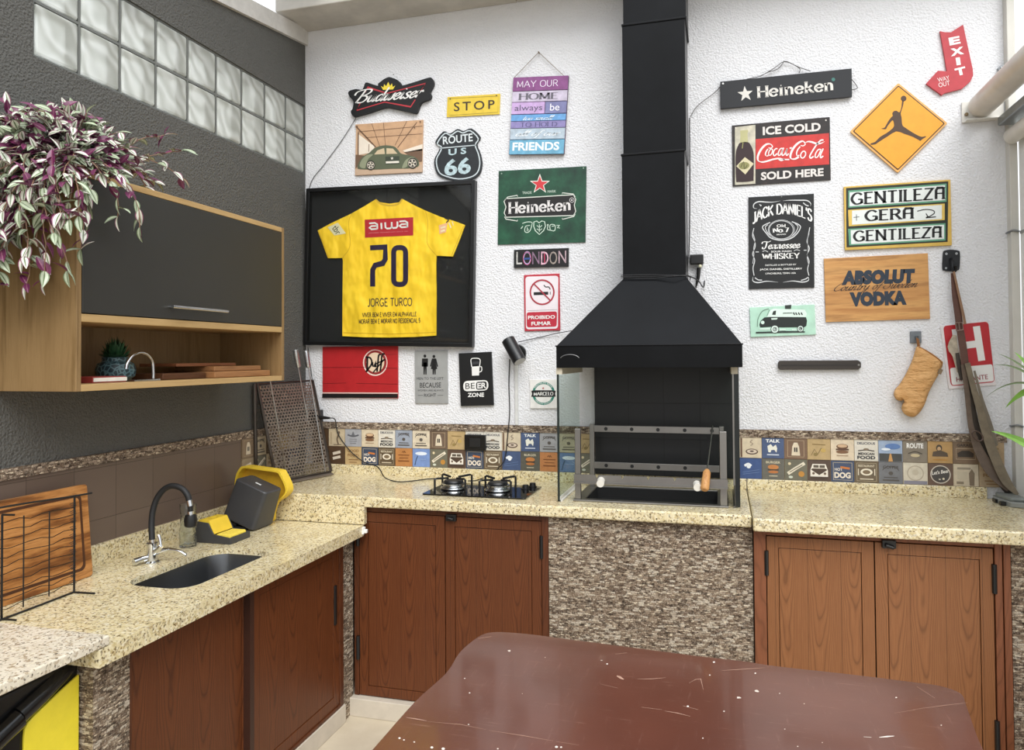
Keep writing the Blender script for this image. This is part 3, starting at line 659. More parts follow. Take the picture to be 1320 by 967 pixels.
# ------------------------------------------------------------------ sink
STEEL = plain('#8f8c87', .34, .95, .06, 8); CHROME = plain('#d7d9da', .12, 1.0, .02)
sk = thing('kitchen_sink', 'steel undermounted sink bowl below the black hose tap', 'sink', (.4275, -1.435, .70))
m = MB(); loops = []
prof = [(-.014, .8865), (-.006, .8865), (-.004, .875), (.006, .80), (.018, .745), (.04, .722), (.09, .716)]
for ins, z in prof:
    loops.append([(p[0], p[1], z) for p in rrect(.285+ins, -1.70+ins, .565-ins, -1.175-ins, max(.03, .085-ins*.6), 6)])
n = len(loops[0])
m.add([p for l in loops for p in l], [(i*n+j, i*n+(j+1) % n, (i+1)*n+(j+1) % n, (i+1)*n+j) for i in range(len(loops)-1) for j in range(n)]+[tuple((len(loops)-1)*n+j for j in range(n))])
part(sk, 'bowl', m, plain('#77797b', .27, .95, .04, 5), smooth=True)
part(sk, 'drain', MB().lathe([(.038, .717), (.038, .720), (.03, .721), (.026, .718), (0, .718)], (.43, -1.43, 0)), CHROME, smooth=True)
# ------------------------------------------------------------------ cabinets
DKW = board_wood('dark_brown_cabinet_wood', '#5e3117', '#6b3b1e', '#3a1b0c', .125, 0)
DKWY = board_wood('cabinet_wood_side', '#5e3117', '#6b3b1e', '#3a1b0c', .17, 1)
LTW = board_wood('lighter_brown_cabinet_wood', '#855533', '#92613c', '#5d3920', .125, 0)  # doorway cabinet boards, a lighter brown than the other base cabinets
LTWF = board_wood('lighter_brown_frame_wood', '#7c4a30', '#865236', '#603821', .5, 0, groove=False)
DKF = board_wood('dark_brown_frame_wood', '#552c17', '#5f341c', '#3e200f', .5, 0, groove=False)
BLK = plain('#141414', .4); RUB = plain('#1b1b1c', .6)
def door_x(root, x0, x1, z0, z1, y, wood, hinge=None, st=.045):
    """hinged panel door facing the room: a framed border round sunk boards"""
    m = MB()
    m.box(x0, x0+st, y, y+.022, z0, z1); m.box(x1-st, x1, y, y+.022, z0, z1)
    m.box(x0+st, x1-st, y, y+.022, z1-st, z1); m.box(x0+st, x1-st, y, y+.022, z0, z0+st)
    g = .0022; m.box(x0+st+g, x1-st-g, y+.002, y+.02, z0+st+g, z1-st-g); m.box(x0+.01, x1-.01, y+.018, y+.024, z0+.01, z1-.01)
    d = part(root, 'door', m, wood, bevel=.0012)
    for (hx, za, zb) in hinge or ():
        h = MB(); h.tube([(hx, y-.006, za), (hx, y-.006, zb)], .0085, 10); h.box(hx-.008, hx+.008, y-.004, y+.002, za, zb)
        part(d, 'hinge', h, BLK, 'black hinge')
    return d
cb = thing('double_cabinet', 'dark brown double-door cabinet under the cooktop', 'cabinet', (1.12, -.4, .086))
m = MB(); m.box(.628, .652, -.605, -.05, .086, .992); m.box(1.560, 1.590, -.612, -.05, .086, .992); m.box(.652, 1.560, -.604, -.58, .965, .992); m.box(.652, 1.56, -.06, -.05, .086, .99); m.box(.652, 1.56, -.58, -.05, .086, .10)
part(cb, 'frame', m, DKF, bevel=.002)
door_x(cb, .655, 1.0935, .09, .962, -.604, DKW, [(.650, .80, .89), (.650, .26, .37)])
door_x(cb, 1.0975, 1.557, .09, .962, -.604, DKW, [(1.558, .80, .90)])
l = MB(); l.box(1.105, 1.155, -.622, -.604, .945, .975); l.tube([(1.12, -.63, .96), (1.145, -.63, .955)], .007, 8); part(cb, 'latch', l, BLK, 'black latch at the top of the doors', bevel=.002)
cb = thing('double_cabinet', 'lighter brown double-door cabinet below the mitt and the hanging straps', 'cabinet', (2.92, -.4, .086))
m = MB(); m.box(2.464, 2.511, -.632, -.05, .086, .989); m.box(3.337, 3.362, -.632, -.05, .086, .989); m.box(3.365, 3.389, -.636, -.05, .086, .989); m.box(2.511, 3.337, -.626, -.60, .962, .989); m.box(2.511, 3.337, -.06, -.05, .086, .989); m.box(2.511, 3.337, -.60, -.05, .086, .10)
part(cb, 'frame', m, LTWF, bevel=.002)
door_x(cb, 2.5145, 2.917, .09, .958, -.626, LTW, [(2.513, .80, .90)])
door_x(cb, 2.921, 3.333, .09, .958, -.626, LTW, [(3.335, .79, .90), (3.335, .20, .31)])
l = MB(); l.box(2.945, 2.995, -.645, -.626, .94, .972); l.tube([(2.955, -.652, .955), (2.985, -.652, .945)], .008, 8); part(cb, 'latch', l, BLK, 'black latch at the top of the doors', bevel=.002)
cb = thing('sliding_cabinet', 'dark brown cabinet with two sliding doors under the sink', 'cabinet', (.35, -1.36, .086))
m = MB(); m.box(.55, .628, -.745, -.71, .086, .858); m.box(.55, .61, -2.010, -1.99, .086, .858); m.box(.55, .628, -1.99, -.745, .845, .858); m.box(.55, .63, -1.99, -.745, .086, .102); m.box(.05, .07, -2.0, -.72, .1, .858)
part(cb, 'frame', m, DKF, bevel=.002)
def door_y(root, y0, y1, z0, z1, x, st, wood):
    m = MB(); m.box(x-.02, x, y0, y0+st, z0, z1); m.box(x-.02, x, y1-st, y1, z0, z1); m.box(x-.02, x, y0+st, y1-st, z1-st, z1); m.box(x-.02, x, y0+st, y1-st, z0, z0+st)
    g = .0018; m.box(x-.018, x-.0025, y0+st+g, y1-st-g, z0+st+g, z1-st-g); m.box(x-.022, x-.016, y0+.01, y1-.01, z0+.01, z1-.01)
    return part(root, 'door', m, wood, bevel=.0012)
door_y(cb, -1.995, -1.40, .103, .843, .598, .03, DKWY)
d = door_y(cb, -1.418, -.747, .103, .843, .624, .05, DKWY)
part(d, 'handle', MB().box(.622, .632, -.795, -.775, .48, .66), BLK, 'dark upright handle recess', bevel=.003)
part(d, 'edge_strip', MB().box(.598, .6265, -1.425, -1.40, .103, .843), plain('#3a2015', .5), 'dark meeting edge')
# ================================================================== the barbecue
HOOD = NT('black_painted_metal'); _c = HOOD.coord()
HOOD.col(HOOD.ramp(HOOD.noise(_c, 5, 5, .6), [(.3, '#060607'), (.75, '#0e0f11')])); HOOD.set(.30, spec=.18); HOOD.bump(HOOD.noise(_c, 9, 2), .05, .01)
hd = thing('barbecue_hood', 'black metal barbecue hood with a square flue up the white wall', 'hood', (2.03, -.28, 1.652))
def shell(m, x0, x1, y0, y1, z0, X0, X1, Y0, Y1, z1):
    v = [(x0, y0, z0), (x1, y0, z0), (x1, y1, z0), (x0, y1, z0), (X0, Y0, z1), (X1, Y0, z1), (X1, Y1, z1), (X0, Y1, z1)]
    m.add(v, [(i, (i+1) % 4, 4+(i+1) % 4, 4+i) for i in range(4)])
m = MB(); shell(m, 1.622, 2.431, -.56, -.002, 1.652, 1.622, 2.431, -.56, -.002, 1.753); shell(m, 1.63, 2.423, -.552, -.01, 1.652, 1.63, 2.423, -.552, -.01, 1.753)
m.add([(1.622, -.56, 1.652), (2.431, -.56, 1.652), (2.431, -.002, 1.652), (1.622, -.002, 1.652), (1.63, -.552, 1.652), (2.423, -.552, 1.652), (2.423, -.01, 1.652), (1.63, -.01, 1.652)], [(0, 1, 5, 4), (1, 2, 6, 5), (2, 3, 7, 6), (3, 0, 4, 7)])
m.box(1.618, 2.435, -.564, -.002, 1.748, 1.754)
part(hd, 'rim', m, HOOD.m, bevel=.002)
m = MB(); shell(m, 1.624, 2.429, -.558, -.002, 1.753, 1.893, 2.189, -.285, -.002, 2.074); part(hd, 'canopy', m, HOOD.m, bevel=.003)
m = MB(); m.box(1.893, 2.189, -.285, -.002, 2.07, 2.675); m.box(1.901, 2.197, -.287, -.002, 2.672, 3.305); m.box(1.907, 2.203, -.289, -.002, 3.302, 3.628)
m.box(1.889, 2.193, -.290, -.002, 2.668, 2.679); m.box(1.898, 2.206, -.292, -.002, 3.298, 3.309)
part(hd, 'flue', m, HOOD.m, bevel=.003)
m = MB()
for k in range(3): m.tube([(1.885, -.293, 2.080+.006*k), (2.05, -.297, 2.072+.008*k), (2.197, -.293, 2.082-.003*k), (2.197, -.02, 2.083+.004*k)], .0022, 6, 2)
m.tube([(2.197, -.293, 2.08), (2.24, -.20, 2.065), (2.262, -.03, 2.045), (2.268, -.012, 2.08)], .003, 6, 5)
part(hd, 'wire_tie', m, RUB, 'black wire wrapped round the foot of the flue')
m = MB(); m.tube([(1.655+.045*math.cos(a)+.03, -.562, 1.69+.022*math.sin(a)) for a in [math.pi*k/10 for k in range(1, 10)]], .0018, 6); part(hd, 'rivet', m, plain('#777777', .4, .6))
GLASS = pane('side_glass', '#f0f6f3', .08); WMET = plain('#d9d7d0', .45)
gp = thing('barbecue_glass', 'clear glass side panel under the hood, on the cooktop side', 'glass panel', (1.627, -.29, 1.044))
part(gp, 'pane', MB().box(1.622, 1.630, -.545, -.035, 1.05, 1.622), GLASS)
part(gp, 'front_edge', MB().box(1.6212, 1.6308, -.549, -.545, 1.046, 1.622), plain('#16211d', .2), 'dark green polished edge')
m = MB(); m.box(1.630, 1.640, -.54, -.16, 1.0435, 1.050); m.box(1.630, 1.633, -.54, -.16, 1.0435, 1.066); part(gp, 'bottom_rail', m, WMET)
part(gp, 'top_batten', MB().box(1.618, 1.646, -.548, -.03, 1.622, 1.651), plain('#cdc4ae', .7), 'cream batten')
gp = thing('barbecue_glass', 'clear glass side panel under the hood, seen edge-on beside the worktop seam', 'glass panel', (2.40, -.27, 1.044))
part(gp, 'pane', MB().box(2.397, 2.405, -.50, -.035, 1.05, 1.622), GLASS)
part(gp, 'front_edge', MB().box(2.3962, 2.4158, -.505, -.50, 1.048, 1.622), plain('#101513', .25), 'dark polished edge')
m = MB(); m.box(2.388, 2.396, -.50, -.06, 1.0435, 1.05); m.box(2.3945, 2.3962, -.50, -.06, 1.0435, 1.14); m.box(2.3885, 2.3955, -.50, -.45, 1.14, 1.622); part(gp, 'bottom_rail', m, STEEL)
part(gp, 'top_batten', MB().box(2.385, 2.412, -.505, -.03, 1.622, 1.651), plain('#cdc4ae', .7), 'cream batten')
sg = thing('spit_grill', 'steel spit grill frame set over the black fire pit', 'grill', (2.03, -.30, 1.0435))
m = MB(); m.prism([(1.687, -.517), (2.367, -.517), (2.367, -.10), (1.687, -.10)], 1.0435, 1.051, 'z', [[(1.735, -.475), (2.32, -.475), (2.32, -.135), (1.735, -.135)]])
part(sg, 'base_frame', m, STEEL, bevel=.0015)
m = MB(); m.box(1.737, 2.318, -.473, -.137, .9935, .996); m.box(1.733, 1.737, -.475, -.135, .9935, 1.045); m.box(2.318, 2.322, -.475, -.135, .9935, 1.045); m.box(1.737, 2.318, -.137, -.133, .9935, 1.045); m.box(1.737, 2.318, -.477, -.473, .9935, 1.045)
part(sg, 'fire_pit', m, plain('#0d0d0d', .8), 'black fire pit')
for x0, x1, y0, z1 in ((1.693, 1.719, -.505, 1.372), (2.332, 2.362, -.505, 1.372), (1.700, 1.724, -.150, 1.362), (2.330, 2.352, -.150, 1.362)):
    m = MB(); m.box(x0, x1, y0, y0+.022, 1.0515, z1); part(sg, 'post', m, STEEL, bevel=.002)
for z, nm in ((1.325, 'upper'), (1.142, 'lower')):
    m = MB(); m.box(1.724, 2.330, -.158, -.150, z, z+.032); b = part(sg, 'back_bar', m, STEEL, bevel=.001)
    for k in range(5):
        x = 1.785+.128*k
        if nm == 'lower' and k == 4: continue
        part(b, 'spit_hole', MB().prism(ell(x, z+.016, .009, .009, 14), -.1588, -.158, 'y'), BLK)
fr = MB(); top = [(1.690, 1.166)]
for k in range(5):
    x = 1.795+.115*k; top += [(x-.008, 1.166), (x, 1.150), (x+.008, 1.166)]
top += [(2.365, 1.166), (2.365, 1.130), (1.690, 1.130)]
fr.prism(top, -.515, -.509, 'y'); fr.box(1.690, 2.365, -.527, -.515, 1.126, 1.132); f_ = part(sg, 'front_rail', fr, STEEL)
for x in (1.815, 2.235):
    m = MB(); m.tube([(x, -.516, 1.142), (x+.004, -.565, 1.136)], .017, 16); part(sg, 'roller', m, plain('#dedad0', .5), 'white plastic roller', smooth=True)
sw = thing('skewer', 'meat skewer with a wooden handle resting across the grill frame', 'skewer', (2.27, -.52, 1.168))
h0, h1 = Vector((2.268, -.575, 1.128)), Vector((2.279, -.51, 1.205)); tipv = Vector((2.300, -.166, 1.365))
m = MB(); m.tube([h0, h0.lerp(h1, .08), h0.lerp(h1, .5), h0.lerp(h1, .85), h1], [.013, .019, .018, .017, .009], 12); part(sw, 'handle', m, grain('skewer_handle_wood', '#b07a48', '#c4925a', '#96633a', (60, 60, 30)), 'worn wooden handle', smooth=True)
m = MB(); m.tube([h1, tipv], .0032, 8); part(sw, 'rod', m, STEEL)
# ------------------------------------------------------------------ cooktop
ct = thing('gas_cooktop', 'black glass two-burner gas cooktop on the yellow granite', 'cooktop', (1.205, -.37, 1.0435))
part(ct, 'glass_top', MB().prism(rrect(.952, -.537, 1.466, -.205, .012, 3), 1.0436, 1.0505, 'z'), plain('#0c0c0d', .06, 0, .02), bevel=.001)
for bx in (1.055, 1.285):
    by = -.375
    b = MB(); b.lathe([(.062, 1.0506), (.066, 1.055), (.064, 1.062), (.052, 1.064), (.05, 1.070), (.058, 1.073), (.058, 1.079), (.046, 1.082), (0, 1.082)], (bx, by, 0), 28)
    bo = part(ct, 'burner', b, brushed('burner_steel', '#a9abad', .25), smooth=True)
    part(bo, 'burner_cap', MB().lathe([(.047, 1.0822), (.050, 1.086), (.046, 1.093), (.03, 1.095), (0, 1.095)], (bx, by, 0), 24), plain('#1a1a1b', .45), 'black burner cap', smooth=True)
    g = MB()
    for k in range(4):
        a = math.radians(45+90*k)+.12; c, s_ = math.cos(a), math.sin(a)
        p = lambda r_, z: (bx+c*r_, by+s_*r_, z)
        g.tube([p(.108, 1.0506), p(.108, 1.106), p(.098, 1.110), p(.030, 1.106)], .0055, 6)
    part(ct, 'pan_support', g, BLK, 'black iron pan support')
for kx, ky in ((1.425, -.235), (1.405, -.30)):
    part(ct, 'knob', MB().lathe([(.022, 1.0506), (.022, 1.054), (.017, 1.055), (.015, 1.070), (0, 1.071)], (kx, ky, 0), 18), BLK, smooth=True)
# ------------------------------------------------------------------ fridge
fg = thing('mini_fridge', 'small black fridge with a yellow front below the pale slab', 'fridge', (.31, -2.38, 0))
part(fg, 'body', MB().box(.06, .545, -2.68, -2.152, .03, .850), plain('#121213', .35), bevel=.01)
m = MB(); m.box(.545, .575, -2.68, -2.152, .05, .848); dr = part(fg, 'door', m, plain('#0f0f10', .25), bevel=.008)
yp = [(-2.156, .10), (-2.156, .812), (-2.22, .790), (-2.29, .764), (-2.316, .752), (-2.326, .738), (-2.328, .72), (-2.328, .10)]
part(dr, 'front_panel', MB().prism(yp, .575, .583, 'x'), plain('#f0dc3c', .3, 0, .03), 'plain yellow front panel', bevel=.003)
part(dr, 'handle', MB().tube([(.560, -2.154, .832), (.568, -2.20, .828), (.574, -2.27, .806), (.576, -2.345, .780)], [.012, .022, .026, .028], 16, 4), plain('#151618', .22), smooth=True)
part(dr, 'hinge_cover', MB().tube([(.576, -2.347, .774), (.58, -2.46, .735), (.576, -2.66, .68)], .031, 16, 3), plain('#101011', .15), smooth=True)
for y in (-2.62, -2.16):
    for x in (.10, .50): part(fg, 'foot', MB().lathe([(.02, 0), (.02, .03)], (x, y, 0), 10), BLK)
# ------------------------------------------------------------------ wall cabinet
OAK = grain('light_oak_shaded', '#806541', '#8f734d', '#715734', (26, 26, 1.6), .5)  # upright panels: shade put into the colour, a darker copy of the oak
OAKH = grain('light_oak_lit', '#b0905f', '#bd9d6c', '#a08050', (26, 1.6, 26), .5)  # same oak with light put into the colour, for shelves and their front edges
wc = thing('wall_cabinet', 'light oak wall cabinet with a dark grey flap door and an open shelf', 'cabinet', (.175, -1.36, 1.60))
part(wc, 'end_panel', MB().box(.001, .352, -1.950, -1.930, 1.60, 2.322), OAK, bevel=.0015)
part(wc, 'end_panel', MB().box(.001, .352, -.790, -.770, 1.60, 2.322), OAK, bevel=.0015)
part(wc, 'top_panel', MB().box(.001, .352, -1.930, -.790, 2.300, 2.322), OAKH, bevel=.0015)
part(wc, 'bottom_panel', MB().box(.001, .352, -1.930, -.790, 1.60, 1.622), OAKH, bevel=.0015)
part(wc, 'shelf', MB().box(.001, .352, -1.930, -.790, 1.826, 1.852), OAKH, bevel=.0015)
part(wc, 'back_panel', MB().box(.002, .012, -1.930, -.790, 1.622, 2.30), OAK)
dd = part(wc, 'flap_door', MB().box(.334, .353, -1.928, -.792, 1.855, 2.298), plain('#302f2b', .45, 0, .03, 6), 'dark grey flap door', bevel=.0015)
m = MB(); m.tube([(.382, -1.55, 1.899), (.382, -1.23, 1.899)], .0065, 10)
for y in (-1.53, -1.25): m.tube([(.352, y, 1.899), (.382, y, 1.899)], .005, 8)
part(dd, 'handle', m, plain('#c9cacb', .25, 1.0), 'metal bar handle', smooth=True)
# things on the open shelf
bk = thing('book', 'small white book with a red spine lying on the cabinet shelf', 'book', (.2, -1.72, 1.6225))
part(bk, 'cover', MB().box(.12, .27, -1.80, -1.655, 1.6225, 1.6265).box(.12, .27, -1.80, -1.655, 1.640, 1.6435).box(.12, .27, -1.804, -1.80, 1.6225, 1.6435), plain('#9c3b36', .5), 'red cover', bevel=.001)
part(bk, 'pages', MB().box(.122, .272, -1.80, -1.652, 1.6266, 1.6399), plain('#ece7dc', .7))
pt = thing('potted_succulent', 'bushy green plant in a blue patterned pot on the cabinet shelf', 'plant', (.145, -1.572, 1.6225))
POTM = NT('blue_pattern_glaze'); _v = POTM.add('TexVoronoi'); _v.feature = 'DISTANCE_TO_EDGE'; _v.inputs['Scale'].default_value = 55; POTM.link(POTM.coord(), _v.inputs['Vector'])
POTM.col(POTM.ramp(_v.outputs['Distance'], [(.05, '#5d7d82'), (.16, '#22363c')])); POTM.set(.35)
part(pt, 'pot', MB().lathe([(.045, 1.6225), (.066, 1.64), (.070, 1.665), (.062, 1.688), (.046, 1.697), (.046, 1.708), (.05, 1.712), (.04, 1.712), (.038, 1.70), (0, 1.70)], (.145, -1.572, 0), 24), POTM.m, smooth=True)
m = MB(); rg = random.Random(3)
for k in range(150):
    a = rg.uniform(0, 6.283); r_ = .062*math.sqrt(rg.random()); h = .08*math.sqrt(max(.05, 1-(r_/.06)**2))
    b = Vector((.145+.4*r_*math.cos(a), -1.572+.4*r_*math.sin(a), 1.705)); t_ = Vector((.145+r_*math.cos(a)*1.05, -1.572+r_*math.sin(a)*1.05, 1.71+h*rg.uniform(.6, 1.1)))
    s_ = Vector((-math.sin(a), math.cos(a), 0))*.006; q = b.lerp(t_, .6)
    m.add([b, q-s_, t_, q+s_], [(0, 1, 2, 3)])
part(pt, 'foliage', m, plain('#2f5a38', .5, 0, .15, 60))
solo('napkin_ring_stand', MB().tube([(.26, -1.645, 1.668), (.26, -1.638, 1.69), (.26, -1.615, 1.716), (.26, -1.575, 1.728), (.26, -1.54, 1.720), (.26, -1.515, 1.695), (.26, -1.51, 1.66), (.26, -1.51, 1.630)], .0055, 10, 5).box(.235, .285, -1.63, -1.50, 1.6225, 1.6285), CHROME, 'chrome arched stand beside the blue pot', 'stand', (.24, -1.54, 1.6225), smooth=True)
CBD = grain('walnut_board', '#4c2f1d', '#5f3d26', '#3a2316', (50, 3, 50), .5); CBL = grain('pale_board', '#8f6440', '#a5774d', '#75502f', (50, 3, 50), .5); CBM = grain('reddish_board', '#74452b', '#855436', '#5f371f', (50, 3, 50), .5)
G = 'chopping boards stacked on the cabinet shelf'
solo('chopping_board', MB().box(.06, .27, -1.47, -1.22, 1.6225, 1.648), CBD, 'dark chopping board in the stack, half under the longer pale one', 'chopping board', (.16, -1.3, 1.6225), G, bevel=.004)
solo('chopping_board', MB().box(.10, .31, -1.215, -.82, 1.6225, 1.650), CBL, 'pale chopping board at the bottom of the shelf stack', 'chopping board', (.2, -1.0, 1.6225), G, bevel=.005)
solo('chopping_board', MB().box(.08, .28, -1.18, -.85, 1.6505, 1.672), CBL, 'second chopping board of the shelf stack, orange-brown with thin edge', 'chopping board', (.18, -1.0, 1.6505), G, bevel=.004)
solo('chopping_board', MB().box(.06, .24, -1.36, -.98, 1.6725, 1.686), CBM, 'thin reddish chopping board topmost of the shelf stack', 'chopping board', (.15, -1.15, 1.6725), G, bevel=.003)
# ------------------------------------------------------------------ table
TB = NT('worn_brown_paint'); _c = TB.coord()
_n = TB.noise(_c, 14, 6, .7); _n2 = TB.noise(TB.coord((1, 14, 1)), 9, 5, .7); _n3 = TB.noise(TB.coord((16, 1.5, 1)), 6, 5, .72)
_b = TB.ramp(TB.noise(_c, 2.2, 3), [(.3, '#583024'), (.7, '#673a2c')])
_b = TB.mix(TB.ramp(_n3, [(.60, (0, 0, 0, 1)), (.70, (.22, .22, .22, 1))]), _b, '#9a7466')
_b = TB.mix(TB.ramp(_n2, [(.62, (0, 0, 0, 1)), (.70, (.3, .3, .3, 1))]), _b, '#a98674')
_v = TB.add('TexVoronoi'); _v.inputs['Scale'].default_value = 9; TB.link(TB.mix(.02, _c, TB.noise(_c, 40, 2, .5, 'Color')), _v.inputs['Vector'])
_sp = TB.math('MULTIPLY', TB.math('LESS_THAN', _v.outputs['Distance'], .05), TB.math('GREATER_THAN', TB.noise(_c, 3, 2), .5))
_b = TB.mix(_sp, _b, '#d9cdbf'); TB.col(_b); TB.set(.30, spec=.6, coat=.35); TB.bump(TB.noise(_c, 30, 3), .04, .004)
tbl = thing('dining_table', 'worn red-brown painted wooden table with a wavy rounded edge', 'table', (2.25, -2.2, 0))
far = [(1.517, -2.20), (1.517, -1.944), (1.534, -1.747), (1.521, -1.60), (1.527, -1.50), (1.545, -1.42), (1.583, -1.387), (1.66, -1.378), (1.747, -1.381), (2.014, -1.403), (2.262, -1.423), (2.40, -1.428), (2.493, -1.442), (2.71, -1.448), (2.874, -1.459), (2.94, -1.468), (2.978, -1.505), (2.972, -1.57), (2.962, -1.64), (2.938, -1.825), (2.94, -2.0), (2.945, -2.20)]
near = [(2.945, -2.6), (2.955, -2.85), (2.965, -2.93), (2.92, -2.985), (2.5, -2.975), (2.0, -2.965), (1.60, -2.97), (1.53, -2.93), (1.52, -2.85), (1.517, -2.6)]
outl = [(float(p[0]), float(p[1])) for p in catmull(far+near, 4, True)]
part(tbl, 'tabletop', MB().prism(outl, .718, .75, 'z'), TB.m, bevel=.008)
sc = MB(); tz = lambda q: tuple(at(q[0], q[1], 2, .7506))
def scr(c, pts, w):
    V, F = line2([c(*p) for p in pts], w, taper=True) if len(pts) > 1 else poly2(ell(*c(*pts[0]), w, w*.7, 9)); sc.add([tz(q) for q in V], F)
k6 = lambda x, y: (460+x/3, 800+y/3); k7 = lambda x, y: (880+x/3, 800+y/3)
for pts, w in (([(190, 375), (230, 381), (270, 388)], 1.2), ([(275, 391), (400, 402), (500, 422)], .5), ([(510, 425), (640, 445), (760, 466)], .6), ([(770, 468), (860, 482)], .5), ([(1005, 214), (1018, 220), (1032, 228)], 3.2), ([(1085, 226), (1140, 226), (1195, 221)], .7), ([(1000, 130), (1045, 125)], .7), ([(1190, 350), (1240, 358), (1290, 371)], .8), ([(1100, 335), (1180, 345)], .5), ([(470, 70), (520, 62)], .8), ([(940, 245), (1010, 262)], .4)): scr(k6, pts, w)
for pts, w in (([(150, 194), (240, 188), (320, 183)], .7), ([(25, 242), (50, 228), (70, 226), (80, 268)], .6), ([(890, 345), (1000, 330), (1100, 318)], .5), ([(905, 255), (975, 300)], .6), ([(820, 358), (900, 346)], .4), ([(0, 330), (60, 345)], .6)): scr(k7, pts, w)
part(tbl, 'scratches', sc, plain('#b08c78', .6), 'pale scratches')
sc = MB()
for x, y, w in ((165, 455, 1.6), (182, 462, 1.2), (222, 470, 1.2), (290, 491, 2.0), (334, 496, 2.2), (545, 496, 1.2), (772, 489, 2.0), (790, 490, 1.4), (417, 224, .8), (436, 280, 1.0), (432, 402, .9), (728, 143, .7), (968, 168, 1.2), (640, 283, .6), (1280, 332, 1.5)): scr(k6, [(x, y)], w)
for x, y, w in ((121, 161, 1.4), (105, 211, 1.0), (281, 204, 1.2), (160, 351, 1.0), (470, 322, .8), (375, 282, .8), (445, 487, .9), (540, 472, .8), (1000, 405, .9), (826, 298, 1.2), (395, 420, .8), (78, 455, .9)): scr(k7, [(x, y)], w)
scr(k7, [(760, 452), (790, 449), (818, 447)], 1.8); scr(k7, [(700, 450), (730, 452)], .8)
part(tbl, 'paint_chips', sc, plain('#e3dace', .6), 'white paint chips')
part(tbl, 'apron', MB().box(1.66, 1.685, -2.85, -1.54, .63, .717).box(2.80, 2.825, -2.85, -1.54, .63, .717).box(1.685, 2.80, -1.565, -1.54, .63, .717).box(1.685, 2.80, -2.85, -2.825, .63, .717), plain('#4c261e', .5))
for x in (1.69, 2.80):
    for y in (-2.82, -1.57):
        m = MB(); shell(m, x-.022, x+.022, y-.022, y+.022, 0, x-.035, x+.035, y-.035, y+.035, .717); m.add([(x-.022, y-.022, 0), (x+.022, y-.022, 0), (x+.022, y+.022, 0), (x-.022, y+.022, 0)], [(0, 3, 2, 1)])
        part(tbl, 'leg', m, plain('#4c261e', .5), bevel=.003)
# ------------------------------------------------------------------ beside the sink
tap = thing('sink_tap', 'chrome tap with a black flexible hose spout by the sink', 'tap', (.195, -1.415, .909))
m = MB(); m.lathe([(.030, .9092), (.030, .913), (.021, .918), (.019, .975), (.021, .980), (.021, .986), (.014, .99), (.0135, 1.0), (0, 1.0)], (.193, -1.438, 0), 20); part(tap, 'body', m, CHROME, smooth=True)
m = MB(); m.tube([(.193, -1.438, .998), (.182, -1.428, 1.06), (.182, -1.42, 1.11), (.194, -1.412, 1.155), (.222, -1.406, 1.19), (.258, -1.403, 1.204), (.298, -1.40, 1.196), (.325, -1.40, 1.172), (.334, -1.40, 1.150)], .0115, 12, 5); part(tap, 'hose', m, RUB, 'black flexible hose', smooth=True)
m = MB(); m.tube([(.333, -1.40, 1.152), (.339, -1.40, 1.128)], .0105, 14); m.tube([(.340, -1.40, 1.108), (.341, -1.40, 1.096)], .012, 14); part(tap, 'collar', m, CHROME, smooth=True)
m = MB(); m.tube([(.339, -1.40, 1.128), (.341, -1.40, 1.104)], .009, 12); m.lathe([(.012, 1.097), (.021, 1.094), (.025, 1.075), (.023, 1.052), (.016, 1.047), (0, 1.047)], (.341, -1.40, 0), 20); part(tap, 'spray_head', m, BLK, 'black spray head', smooth=True)
m = MB(); m.tube([(.20, -1.44, .945), (.23, -1.445, .965), (.243, -1.446, .978)], [.012, .011, .009], 12); m.tube([(.241, -1.445, .975), (.234, -1.443, 1.005), (.226, -1.441, 1.018)], [.006, .006, .007], 10); part(tap, 'lever', m, CHROME, smooth=True)
m = MB(); m.tube([(.19, -1.44, .930), (.178, -1.475, .930), (.168, -1.505, .926)], [.010, .012, .014], 12, 4); m.tube([(.20, -1.43, .945), (.24, -1.41, .955), (.285, -1.40, .950), (.315, -1.395, .935)], [.010, .008, .0065, .006], 12, 5); part(tap, 'side_arm', m, CHROME, smooth=True)
tm = NT('clear_tumbler_glass'); tm.col('#f2f7f7'); tm.set(.03, trans=1.0, ior=1.45); tm.bump(tm.noise(tm.coord(), 45, 2), .35, .01)
solo('glass_jar', MB().lathe([(.030, .9095), (.034, .914), (.034, .97), (.030, 1.0), (.031, 1.05), (.034, 1.09), (.031, 1.09), (.028, 1.05), (.027, 1.0), (.030, .97), (.030, .922), (0, .920)], (.165, -1.20, 0), 24), tm.m, 'tall clear glass jar behind the tap head', 'glass', (.165, -1.20, .9095), smooth=True)
CHAR = plain('#3b3b3d', .42, 0, .04, 20); YEL = plain('#e8c53a', .45, 0, .04, 20)
sh_ = thing('sponge_holder', 'dark grey sponge caddy with yellow insert beside the sink', 'caddy', (.21, -1.05, .909))
sd = [(.145, .9092), (.145, .995), (.20, .988), (.225, .945), (.315, .935), (.315, .9092)]
m = MB()
m.prism([(.145, .9092), (.145, 1.000), (.205, .995), (.232, .948), (.318, .936), (.318, .9092)], -1.125, -1.118, 'y'); m.prism([(.145, .9092), (.145, 1.000), (.205, .995), (.232, .948), (.318, .936), (.318, .9092)], -.992, -.985, 'y')
m.box(.145, .152, -1.118, -.992, .9092, .998); m.box(.311, .318, -1.118, -.992, .9092, .938); m.box(.152, .311, -1.118, -.992, .9092, .915)
part(sh_, 'tray', m, CHAR, bevel=.002)
m = MB(); ho = ell(.180, -1.055, .018, .026, 16); m.prism([(.152, -1.117), (.203, -1.117), (.203, -.993), (.152, -.993)], .985, 1.004, 'z', [ho])
